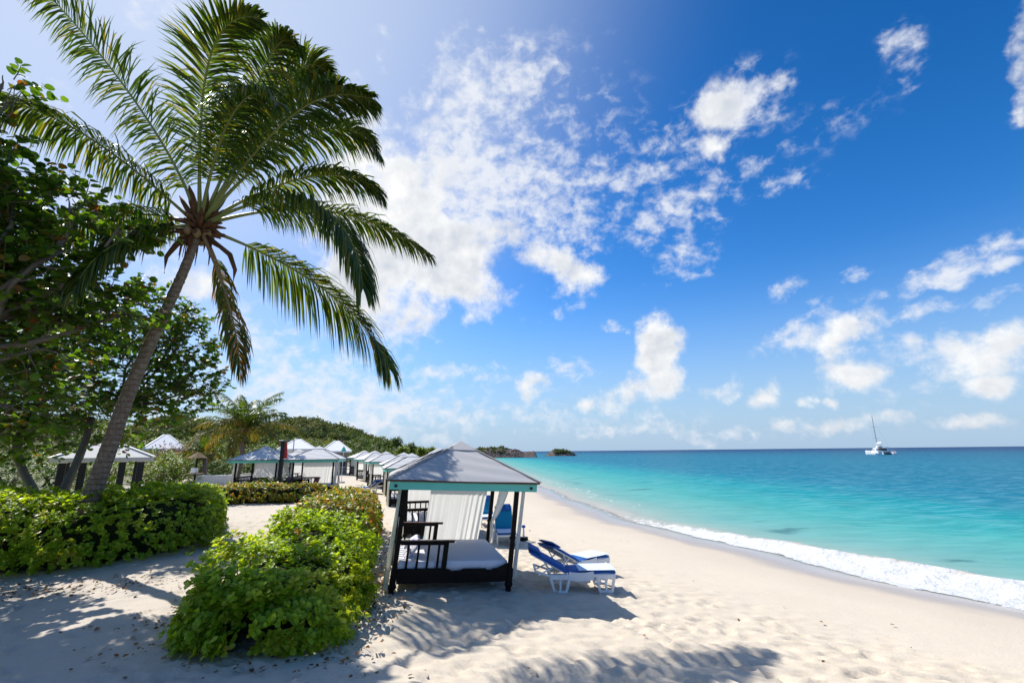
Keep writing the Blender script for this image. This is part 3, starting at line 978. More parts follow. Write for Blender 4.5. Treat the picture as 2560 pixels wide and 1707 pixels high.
def hedge(name, label, path, density, leaf, per, mat_, seed, cat='hedge', group=None, square=.55, stems=30, leafkind='spoon', lumps=.12):
    """path: (x, y, half width, height); a clipped or loose bank of leaf rosettes over a filler hull coloured as inner shade"""
    r = np.random.default_rng(seed)
    P = np.array(path, float)
    for _ in range(3):
        if len(P) > 2:
            P = np.concatenate([P[:1], np.stack([.75 * P[:-1] + .25 * P[1:], .25 * P[:-1] + .75 * P[1:]], 1).reshape(-1, 4), P[-1:]])
    seg = np.linalg.norm(np.diff(P[:, :2], axis=0), axis=1); s = np.concatenate([[0], np.cumsum(seg)]); T = s[-1]
    def along(q):
        return np.stack([np.interp(q, s, P[:, k]) for k in range(4)], -1)
    def tang(q):
        a = along(np.clip(q - .35, 0, T))[:, :2]; b = along(np.clip(q + .35, 0, T))[:, :2]
        return nrm(b - a)
    w0, w1 = P[0, 2], P[-1, 2]
    area = ((seg * (P[:-1, 2] + P[1:, 2]) / 2 * 2) + seg * (P[:-1, 3] + P[1:, 3])).sum() + 3 * w0 * P[0, 3] + 3 * w1 * P[-1, 3]
    n = int(area * density * 1.12)
    q = -1.9 * w0 + (T + 1.9 * w0 + 1.3 * w1) * r.random(n)
    q = np.where(q < 0, q / 1.9, np.where(q > T, T + (q - T) / 1.3, q))
    q = np.where(q < 0, -w0 * (-q / w0).clip(0, 1) ** .42, np.where(q > T, T + w1 * ((q - T) / w1).clip(0, 1) ** .42, q))
    qc = np.clip(q, 0, T)
    B = along(qc); t = tang(qc)
    endx = np.where(q < 0, -q / w0, np.where(q > T, (q - T) / w1, 0))
    shrink = np.sqrt(np.clip(1 - endx ** 2.6, 0.02, 1))
    ex = square
    pg = np.linspace(0, math.pi, 600); wm, hm = P[:, 2].mean(), P[:, 3].mean()
    gx = np.sign(np.cos(pg)) * np.abs(np.cos(pg)) ** ex * wm; gy_ = np.sin(pg).clip(0) ** ex * hm
    cl = np.concatenate([[0], np.cumsum(np.hypot(np.diff(gx), np.diff(gy_)))])
    ph = np.interp(r.random(n) * cl[-1], cl, pg)
    low = (r.random(n) < .12); ph = np.where(low, np.where(r.random(n) < .5, .02 + .10 * r.random(n), math.pi - .02 - .10 * r.random(n)), ph)
    cs, sn = np.cos(ph), np.sin(ph).clip(1e-4)
    cx = np.sign(cs) * np.abs(cs) ** ex; cz = sn ** ex
    lump = 1 + lumps * np.array([mnoise.noise(Vector((B[i, 0] * 1.3 + cs[i], B[i, 1] * 1.3 + seed, sn[i] * 1.7 + q[i] * .8))) for i in range(n)]) * 1.3
    depth = 1 - .20 * r.random(n) ** 1.6 + np.where(r.random(n) < .06, .14 * r.random(n), 0)
    side = np.stack([t[:, 1], -t[:, 0]], -1)
    off = cx * B[:, 2] * shrink * lump * depth
    xy = B[:, :2] + side * off[:, None] + t * np.where(q < 0, q, np.where(q > T, q - T, 0))[:, None] * (lump * depth)[:, None]
    gz = ground_base(xy[:, 0], xy[:, 1])
    z = gz + .05 + B[:, 3] * cz * (.55 + .45 * shrink) * lump * depth * .97
    pts = np.stack([xy[:, 0], xy[:, 1], z], -1)
    nx = np.sign(cs) * np.abs(cs) ** (2 - ex) / np.maximum(B[:, 2], .1); nz = sn ** (2 - ex) / B[:, 3]
    ends = np.where(q < 0, -1, np.where(q > T, 1, 0)) * endx
    N = nrm(np.concatenate([side * nx[:, None] + t * (ends * 1.0)[:, None], nz[:, None]], 1))
    base = (P[:, 0].mean(), P[:, 1].mean(), G(P[:, 0].mean(), P[:, 1].mean()))
    root = thing(name, label, cat, base, group=group)
    lm = MB(); rosettes(lm, pts, N, r, leaf, per, leafkind)
    lm.build('foliage', mat_, root, base)
    # filler hull for inner stems and leaves, their shade in its dark colour
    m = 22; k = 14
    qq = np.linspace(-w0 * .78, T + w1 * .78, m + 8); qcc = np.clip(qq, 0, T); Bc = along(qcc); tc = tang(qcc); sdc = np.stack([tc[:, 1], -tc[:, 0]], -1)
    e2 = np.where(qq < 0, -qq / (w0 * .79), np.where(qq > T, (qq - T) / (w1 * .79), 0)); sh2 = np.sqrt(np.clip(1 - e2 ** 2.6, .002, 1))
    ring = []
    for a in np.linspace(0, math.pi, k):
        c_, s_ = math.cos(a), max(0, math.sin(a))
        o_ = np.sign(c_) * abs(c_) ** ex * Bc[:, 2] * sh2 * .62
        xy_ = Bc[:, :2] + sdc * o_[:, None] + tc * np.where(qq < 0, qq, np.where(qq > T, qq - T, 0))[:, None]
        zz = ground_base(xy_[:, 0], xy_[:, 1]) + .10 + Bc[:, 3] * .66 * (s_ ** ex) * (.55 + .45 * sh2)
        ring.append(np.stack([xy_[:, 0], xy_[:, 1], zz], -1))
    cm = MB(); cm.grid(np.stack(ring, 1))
    cm.build('shaded_core', M_core, root, base, True)
    sm = MB()
    for _ in range(stems):
        q0 = np.array([r.random() * T]); b = along(q0)[0]; tt = tang(q0)[0]; sd_ = np.array([tt[1], -tt[0]])
        o_ = (r.random() * 2 - 1) * b[2] * .85
        p = b[:2] + sd_ * o_
        e = p + sd_ * r.normal() * .2 + tt * r.normal() * .2
        g = G(*p)
        sm.tube([(p[0], p[1], g - .05), ((p[0] + e[0]) / 2 + .03, (p[1] + e[1]) / 2, g + .25 * b[3]), (e[0], e[1], g + .6 * b[3])], [.018, .014, .008], 5)
    tag(sm.build('stems', M_stem, root, base, True), kind='stuff')
    return root


# ------------------------------------------------------------------ cabanas
def drape(mb, top, bot, folds, amp, n_dir, rows=14, per=9, tie=None, r=None, ragged=.0, gather=None):
    """hanging cloth between a top line and a bottom line (pairs of points); tie = (height fraction, point, squeeze)"""
    r = r or np.random.default_rng(1)
    t0, t1 = map(lambda q: np.array(q, float), top); b0, b1 = map(lambda q: np.array(q, float), bot)
    nd = np.array(n_dir, float)
    m = folds * per
    u = np.linspace(0, 1, m)
    ph = np.cumsum(.25 + 1.5 * np.repeat(r.random(m // 5 + 1), 5)[:m]); ph = ph / ph[-1] * folds * 2 * math.pi
    fold = np.sin(ph) * (.6 + .5 * np.sin(u * 7 + 1)); fold2 = np.sin(ph * .37 + 2) * .6
    if gather is not None:
        gk = .22 + .78 * np.clip((u - gather) / .25, 0, 1); fold = fold * gk; fold2 = fold2 * gk
    P = np.zeros((rows, m, 3))
    for i in range(rows):
        f = i / (rows - 1)
        a = t0 + (b0 - t0) * f; b = t1 + (b1 - t1) * f
        sq = 1.0; sh = 0
        if tie:
            k = math.exp(-((f - tie[0]) / .26) ** 2) if f < tie[0] else math.exp(-((f - tie[0]) / .34) ** 2)
            c = np.array(tie[1], float)
            a = a * (1 - k) + c * k - (b - a) * tie[2] * k * .5; b = b * (1 - k) + c * k + (b0 - a) * 0
        line = a[None] + (b - a)[None] * u[:, None]
        A = amp * (.55 + .6 * f)
        P[i] = line + nd[None] * (A * (fold + fold2 * f))[:, None]
        P[i, :, 2] += ragged * np.sin(u * 9 + 2) * f
    mb.grid(P)


def make_cabana(label, loc, rz=0.0, M3=None, group=None, roof=None, teal=None, curtains='full'):
    root = thing('beach_cabana', label, 'cabana', loc, rz, group)
    A = np.eye(3) if M3 is None else np.array(M3)
    M = lambda V: V @ A
    W, D = 1.185, 1.30                                   # half width, half depth between posts
    roof = roof or M_roof; teal = teal or M_teal
    for sx in (-1, 1):
        for sy in (-1, 1):
            b = MB()
            x, y = sx * W, sy * D
            b.rbox((x, y, 1.05), (.095, .095, 2.1), .012)
            b.rbox((x, y, .30), (.125, .125, .30), .02)
            b.ball((x, y, .135), .088, 12, 8, (1, 1, .85))
            b.tube([(x, y, .0), (x, y, .03), (x, y, .07)], [.05, .065, .04], 12)
            b.tube([(x, y, 1.02), (x, y, 1.06)], [.072, .072], 12)
            b.build('post', M_dark, root, M=M)
    b = MB()                                             # bed frame
    for sy in (-1, 1):
        b.rbox((0, sy * D, .31), (2 * W - .13, .05, .16), .008)
    for sx in (-1, 1):
        b.rbox((sx * W, 0, .31), (.05, 2 * D - .13, .16), .008)
    for i in range(9):
        b.box((0, -D + .25 + i * (2 * D - .5) / 8, .33), (2 * W - .06, .14, .03))
    b.build('bed_frame', M_dark, root, M=M)
    for sy in (-1, 1):                                   # scalloped apron board
        b = MB()
        n = 60; xs = np.linspace(-W + .068, W - .068, n); u = np.linspace(0, 1, n)
        top = .40 + .115 * np.where(u < .44, .55, 0) + .05 * np.exp(-((u - .62) / .07) ** 2) * 0
        scal = .075 * np.abs(np.sin((u - .44) / .56 * math.pi * 1.5)) ** 1.4
        top = np.where(u < .44, .455, .455 - .085 * np.sin(np.clip((u - .44) / .15, 0, 1) * math.pi / 1) ** 2 - 0 * scal)
        top = np.where(u > .80, .455 - .09 * np.sin(np.clip((u - .72) / .16, 0, 1) * math.pi) ** 2 * (u < .88) + .10 * np.clip((u - .9) / .1, 0, 1), top)
        bot = np.full(n, .20)
        th = .018
        P = []
        for yy in (sy * (D + .036) - th, sy * (D + .036) + th):
            P.append(np.stack([xs, np.full(n, yy), bot], -1)); P.append(np.stack([xs, np.full(n, yy), top], -1))
        b.grid(np.stack([P[0], P[1], P[3], P[2], P[0]], 0))
        b.build('apron', M_dark, root, M=M)
    for sy in (-1, 1):                                   # half-length side rails
        b = MB()
        x0, x1 = -W + .05, -.16
        y = sy * D
        b.rbox(((x0 + x1) / 2 + .05, y, .965), (x1 - x0 + .12, .10, .035), .008)
        b.rbox(((x0 + x1) / 2, y, .925), (x1 - x0, .045, .045), .005)
        b.rbox((x1 - .05, y, .675), (.10, .06, .48), .006)
        for i in range(4):
            b.rbox((x0 + (x1 - x0) * (i + .82) / 4.75, y, .675), (.045, .03, .48), .004)
        b.rbox(((x0 + x1) / 2, y, .445), (x1 - x0, .045, .04), .005)
        r_ = b.build('side_rail', M_dark, root, M=M)
        c = MB(); c.rbox(((x0 + x1) / 2 + .05, y, .988), (x1 - x0 + .13, .115, .012), .004)
        c.build('hand_rail', M_brown, r_, M=M)
    b = MB()                                             # headboard on the land side
    b.rbox((-W, 0, 1.10), (.06, 2 * D - .11, .07), .01)
    b.rbox((-W, 0, .50), (.05, 2 * D - .11, .06), .01)
    for i in range(11):
        b.rbox((-W, -D + .22 + i * (2 * D - .44) / 10, .80), (.03, .05, .54), .004)
    b.build('headboard', M_dark, root, M=M)
    # mattress with soft crowned top
    b = MB()
    n = 25
    us = np.linspace(-1, 1, n)
    def mp(u, v, z):
        return ((W - .075) * u, (D - .06) * v, z)
    Tt = np.array([[mp(u, v, .585 + .03 * (1 - abs(u) ** 6) * (1 - abs(v) ** 6) + .008 * mnoise.noise(Vector((u * 3, v * 3, 1)))) for v in us] for u in us])
    b.grid(Tt)
    edge = [(u, -1) for u in us] + [(1, v) for v in us[1:]] + [(u, 1) for u in us[::-1][1:]] + [(-1, v) for v in us[::-1][1:]]
    e = np.array(edge)
    rows = []
    for (z, s) in ((.585, 1.0), (.565, 1.012), (.50, 1.018), (.43, 1.012), (.40, .985)):
        rows.append(np.stack([(W - .075) * e[:, 0] * s, (D - .06) * e[:, 1] * s, np.full(len(e), z) + (.006 * np.sin(np.arange(len(e)) * .9) if z < .58 else 0)], -1))
    b.grid(np.stack(rows, 0))
    b.build('mattress', M_sheet, root, M=M, smooth=True)
    # top frame, fascia, roof
    OW, OD = W + .33, D + .33
    b = MB()
    for sy in (-1, 1):
        b.box((0, sy * D, 2.055), (2 * W + .3, .08, .09))
    for sx in (-1, 1):
        b.box((sx * W, 0, 2.13), (.08, 2 * D + .3, .05))
    b.build('top_beam', M_dark, root, M=M)
    b = MB()
    for sy in (-1, 1):
        b.rbox((0, sy * OD, 2.07), (2 * OW + .036, .036, .155), .004)
    for sx in (-1, 1):
        b.rbox((sx * OW, 0, 2.07), (.036, 2 * OD - .04, .155), .004)
    fa = b.build('fascia', teal, root, M=M)
    for sx in (-1, 1):
        for sy in (-1, 1):
            c = MB(); x = sx * (OW - .11); y = sy * (OD + .018)
            c.tube([(x, y - .005 * sy, 2.065), (x, y + .022 * sy, 2.065)], [.034, .030], 12)
            c.build('bolt', M_bolt, fa, M=M)
    b = MB()                                             # thin edge under the roofing
    for sy in (-1, 1):
        b.box((0, sy * (OD + .03), 2.164), (2 * OW + .13, .06, .03))
    for sx in (-1, 1):
        b.box((sx * (OW + .03), 0, 2.164), (.06, 2 * OD - .002, .03))
    b.build('eave_board', M_brown, root, M=M)
    ex, ey, ez, az = OW + .07, OD + .07, 2.183, 2.98
    b = MB()
    def slope(k):
        N_ = 24
        g = []
        for i in range(N_ + 1):
            f = i / N_
            cx, cy = ex * (1 - f), ey * (1 - f)
            z = ez + (az - ez) * (f ** .96)
            c0, c1 = {0: ((-cx, -cy), (cx, -cy)), 1: ((cx, -cy), (cx, cy)), 2: ((cx, cy), (-cx, cy)), 3: ((-cx, cy), (-cx, -cy))}[k]
            row = [(c0[0] + (c1[0] - c0[0]) * t, c0[1] + (c1[1] - c0[1]) * t, z + .006 * math.sin(t * 9 + i)) for t in np.linspace(0, 1, 17)]
            g.append(row)
        return np.array(g)
    for k in range(4):
        b.grid(slope(k))
    b.grid(np.array([[(-ex, -ey, ez - .004), (-ex, ey, ez - .004)], [(ex, -ey, ez - .004), (ex, ey, ez - .004)]]))
    ro = b.build('roof', roof, root, M=M)
    c = MB()
    for (x, y) in ((-ex, -ey), (ex, -ey), (ex, ey), (-ex, ey)):
        c.bar((x, y, ez + .008), (x * .06, y * .06, az - .03), .085, .022)
    c.build('ridge_tile', M_cap, ro, M=M)
    c = MB()                                             # little cap over the top
    q = .24
    for (f, z0) in ((q, ez + (az - ez) * (1 - q) + .035),):
        v = [(-ex * f, -ey * f, z0), (ex * f, -ey * f, z0), (ex * f, ey * f, z0), (-ex * f, ey * f, z0), (0, 0, az + .055)]
        v2 = [(a, bb, z - .025) for (a, bb, z) in v[:4]]
        c.add(v + v2, [(0, 1, 4), (1, 2, 4), (2, 3, 4), (3, 0, 4), (0, 5, 6, 1), (1, 6, 7, 2), (2, 7, 8, 3), (3, 8, 5, 0), (8, 7, 6, 5)])
    c.build('roof_cap', roof, ro, M=M)
    # curtains
    rr = np.random.default_rng(5)
    cy = D + .10
    def cur(name, *a, m=M_curtain, **k):
        b_ = MB(); drape(b_, *a, r=rr, **k); b_.build('curtain', m, root, M=M, smooth=True)
    # wide drop across the back
    bx = -.46 if curtains == 'full' else -W + .08
    cur('back', [(bx, cy, 2.06), (W - .10, cy, 2.06)], [(bx - .03, cy + .02, .42), (W - .26, cy, .44)], 12, .024, (0, 1, 0), per=10, rows=18, gather=.45)
    # tied-back drop on the sea side, rear
    tiep = (W + .02, D - .06, 1.02)
    cur('tied', [(W + .06, D - .65, 2.06), (W + .06, D - 1.75, 2.06)], [(W + .09, D - .02, .34), (W + .08, D - .22, .34)], 6, .03, (1, 0, 0), per=7, rows=26, tie=(.60, tiep, .02))
    # straight gathered drop at the sea side, front
    cur('front', [(W + .09, -D - .08, 2.05), (W + .30, -D + .38, 2.05)], [(W + .08, -D - .06, .26), (W + .15, -D + .12, .26)], 4, .035, (1, 0, 0), per=8)
    # gathered drop at the land side, front
    cur('land', [(-W - .11, -D - .13, 2.06), (-W - .11, -D + .70, 2.06)], [(-W - .13, -D - .12, .12), (-W - .12, -D + .30, .12)], 7, .035, (1, 0, 0), m=M_curtain_cream, per=8)
    return root


CABANAS = 'canopied daybed cabanas along the beach'
e1 = np.array((.970, .242, -.046)); e2 = np.array((-.238, .971, .0)); e3 = np.array((.108, .015, 1.0))
FL = np.array((-2.44, 9.97, .035))
mc = FL + 1.185 * e1 + 1.30 * e2
main_cab = make_cabana('nearest cabana with grey pyramid roof and turquoise fascia over a white daybed', tuple(mc), 0, np.stack([e1, e2, e3]), CABANAS)


def pillow(loc, size, rot, label, m):
    b = MB(); n = 13; us = np.linspace(-1, 1, n)
    for sg in (-1, 1):
        P = np.array([[(u * size[0] / 2 * (1 - .10 * v * v), v * size[1] / 2 * (1 - .10 * u * u), sg * size[2] / 2 * ((1 - u ** 4) * (1 - v ** 4)) ** .6) for v in us] for u in us])
        b.grid(P if sg > 0 else P[::-1])
    o = b.build('pillow', m, None, smooth=True)
    o.location = loc; o.rotation_euler = rot
    tag(o, label, 'pillow')
    return o


def cabpt(u, v, w):
    return tuple(mc + u * e1 + v * e2 + w * e3)


pillow(cabpt(-.88, -.72, .72), (.46, .66, .15), (0, math.radians(-48), math.radians(14)), 'lilac patterned pillow behind the front rail of the nearest daybed', M_pillow)
pillow(cabpt(-.84, .25, .70), (.42, .62, .14), (0, math.radians(-34), math.radians(11)), 'lilac patterned pillow at the head of the nearest daybed, beyond the rail', M_pillow)

# the others: one plain copy of the kind, then copies of it with all parts
def gl(x, y): return (x, y, G(x, y))


cab2 = make_cabana('second cabana of the row, its rail seen through the nearest one', (-2.85, 18.2, G(-2.85, 18.2) - .03), math.radians(14), None, CABANAS, roof=M_roof_pale, curtains='wide')
row = [(-5.9, 27.6, 18, 'third cabana of the row with roof just showing left of the nearest roof'),
       (-7.7, 33.4, 20, 'pale cabana squeezed between the third roof and the corner-on cabana, nearer of the two there'),
       (-10.6, 39.6, 24, 'pale cabana just in front of the corner-on one, its roof overlapping it'),
       (-13.4, 46.0, 36, 'cabana turned corner-on beside the sandy walk, at the left end of the overlapping roofs'),
       (-17.4, 55.5, 36, 'farthest cabana of the beach row, mostly behind the corner-on one'),
       (-12.9, 31.4, 12, 'cabana with turquoise fascia and closed curtain on the wooden platform'),
       (-16.2, 31.0, 8, 'cabana left of the black pole with chairs inside'),
       (-17.2, 38.0, 12, 'cabana half hidden behind the bench, between two others'),
       ]
for (x, y, rz, lab) in row:
    dup(cab2, gl(x, y), math.radians(rz), lab, (1, 1, .93) if y > 33 or y < 30 else None)


# ------------------------------------------------------------------ sun loungers
def make_lounger(label, loc, rz, angle=38, group=None, back_m=None):
    root = thing('sun_lounger', label, 'sun lounger', loc, rz, group)
    W = .62; hw = W / 2; z = .33
    b = MB()
    for s in (-1, 1):
        y = s * hw
        b.rbox((.62, y, z), (1.36, .05, .06), .012)                     # long rail
        # curved skirt panel between the legs
        n = 12; P = []
        for i in range(n):
            u = i / (n - 1); x = .34 + .52 * u
            P.append([(x, y + s * .030, z + .085 - .02 * math.sin(u * math.pi)), (x, y + s * .034, z - .10 + .03 * (2 * u - 1) ** 2)])
        Pa = np.array(P); b.grid(Pa); b.grid((Pa + np.array((0, -s * .012, 0)))[::-1])
    for x in (-.04, .3, .62, .95, 1.28):
        b.rbox((x, 0, z), (.05, W - .05, .04), .008)
    b.rbox((1.31, 0, z), (.045, W + .05, .06), .012)
    b.build('frame', M_white, root, smooth=False)
    for s in (-1, 1):
        for (xa, xb, xc, xd, zt) in ((-.05, .36, .04, .27, z - .03), (.93, 1.30, .99, 1.24, z - .03)):
            b = MB(); y = s * hw
            bw = .045
            b.bar((xa, y, zt), (xc, y, .012), .05, bw, (0, 1, 0)); b.bar((xb, y, zt), (xd, y, .012), .05, bw, (0, 1, 0))
            b.bar((xc - .012, y, .02), (xd + .012, y, .02), .055, .04, (0, 1, 0))
            b.bar((xa, y, zt - .01), (xb, y, zt - .01), .05, .046, (0, 1, 0))
            b.bar(((xa + xb) / 2, y, zt), ((xc + xd) / 2, y, .03), .035, .03, (0, 1, 0))
            b.build('leg', M_white, root)
    a = math.radians(angle)
    # back frame, raised, with prop struts
    hx, hz = .30, z + .03
    dx, dz = -math.cos(a), math.sin(a)
    b = MB()
    L = .86
    for s in (-1, 1):
        p0 = (hx, s * (hw - .05), hz); p1 = (hx + dx * L, s * (hw - .05), hz + dz * L)
        b.bar(p0, p1, .04, .03)
        mid = (hx + dx * .55, s * (hw - .05), hz + dz * .55)
        b.bar(mid, (-.02, s * (hw - .07), z + .01), .022, .022)
        b.bar((hx + dx * .30, s * (hw - .05), hz + dz * .30), (-.30, s * (hw - .02), z + .02), .024, .024)
        b.bar((-.05, s * (hw - .01), z), (-.36, s * (hw - .02), z + .10), .04, .035)
    for k in range(6):
        u = .1 + .15 * k
        b.bar((hx + dx * L * u, -hw + .06, hz + dz * L * u), (hx + dx * L * u, hw - .06, hz + dz * L * u), .05, .012, (0, 0, 1))
    b.bar((-.36, -hw, z + .10), (-.36, hw, z + .10), .04, .035)
    b.build('back_frame', M_white, root)
    def pad(u0, u1, fn, nm, m, th=.06, wd=W - .02):
        n = 18; mb = MB()
        us = np.linspace(u0, u1, n); vs = np.linspace(-1, 1, 9)
        def surf(lift):
            g = []
            for i, u in enumerate(us):
                x, zz, nx, nz = fn(u)
                e = min(1, min(i, n - 1 - i) / 1.5)
                g.append([(x + nx * (lift * (.55 + .45 * e) * (1 - .35 * abs(v) ** 8)), v * wd / 2, zz + nz * (lift * (.55 + .45 * e) * (1 - .35 * abs(v) ** 8))) for v in vs])
            return np.array(g)
        up, lo = surf(th), surf(.0)
        mb.grid(up); mb.grid(lo[::-1])
        mb.grid(np.stack([up[:, 0], lo[:, 0]], 0)); mb.grid(np.stack([lo[:, -1], up[:, -1]], 0))
        mb.grid(np.stack([lo[0], up[0]], 0)); mb.grid(np.stack([up[-1], lo[-1]], 0))
        return mb.build(nm, m, root, smooth=False)
    flat = lambda u: (u, z + .036, 0, 1)
    back = lambda u: (hx + dx * u, hz + dz * u + .012, math.sin(a), math.cos(a))
    pad(.33, 1.34, flat, 'seat_cushion', M_blue, .06)
    pad(0.0, .90, back, 'back_cushion', back_m or M_blue, .07)
    pad(.66, .93, lambda u: (hx + dx * u + .075 * math.sin(a), hz + dz * u + .012 + .075 * math.cos(a), math.sin(a), math.cos(a)), 'headrest', M_blue, .045, W - .10)
    pad(.56, 1.345, lambda u: (u, z + .098, 0, 1), 'towel_cover', M_pale, .010, W - .01)
    return root


LOUNGERS = 'blue and white sun loungers on the sand'
lg = make_lounger('white lounger with raised blue back, nearer of the pair beside the nearest cabana', (.80, 10.90, G(1.3, 10.9) - .015), math.radians(1.5), 28, LOUNGERS)
dup(lg, (1.14, 12.05, G(1.6, 12.3) - .015), math.radians(36), 'lounger behind the nearer one, its blue back arching over it')
lg2 = make_lounger('turquoise-backed lounger facing the camera behind the right posts of the nearest cabana', (-.36, 17.2, G(-.3, 17) - .01), math.radians(-84), 50, LOUNGERS, M_teal_blue)
dup(lg2, (-1.25, 21.5, G(-1.3, 22) - .01), math.radians(-80), 'farther lounger half hidden by the tied curtain')
dup(lg, (-9.7, 33.3, G(-9.7, 33)), math.radians(150), 'small lounger with raised back on the sandy walk beyond the orange hedge')

p = ontog(1203, 1240)
t = thing('parasol_stand', 'short white stand with blue cap on the sand beside the hanging curtain', 'parasol stand', tuple(p))
b = MB(); b.rbox((0, 0, .05), (.30, .30, .10), .02); b.build('base', M_dark, t)
b = MB(); b.tube([(0, 0, .1), (0, 0, .42)], [.035, .03], 10); b.build('pole', M_white, t)
b = MB(); b.rbox((0, 0, .45), (.13, .13, .08), .02); b.build('cap', M_blue, t)


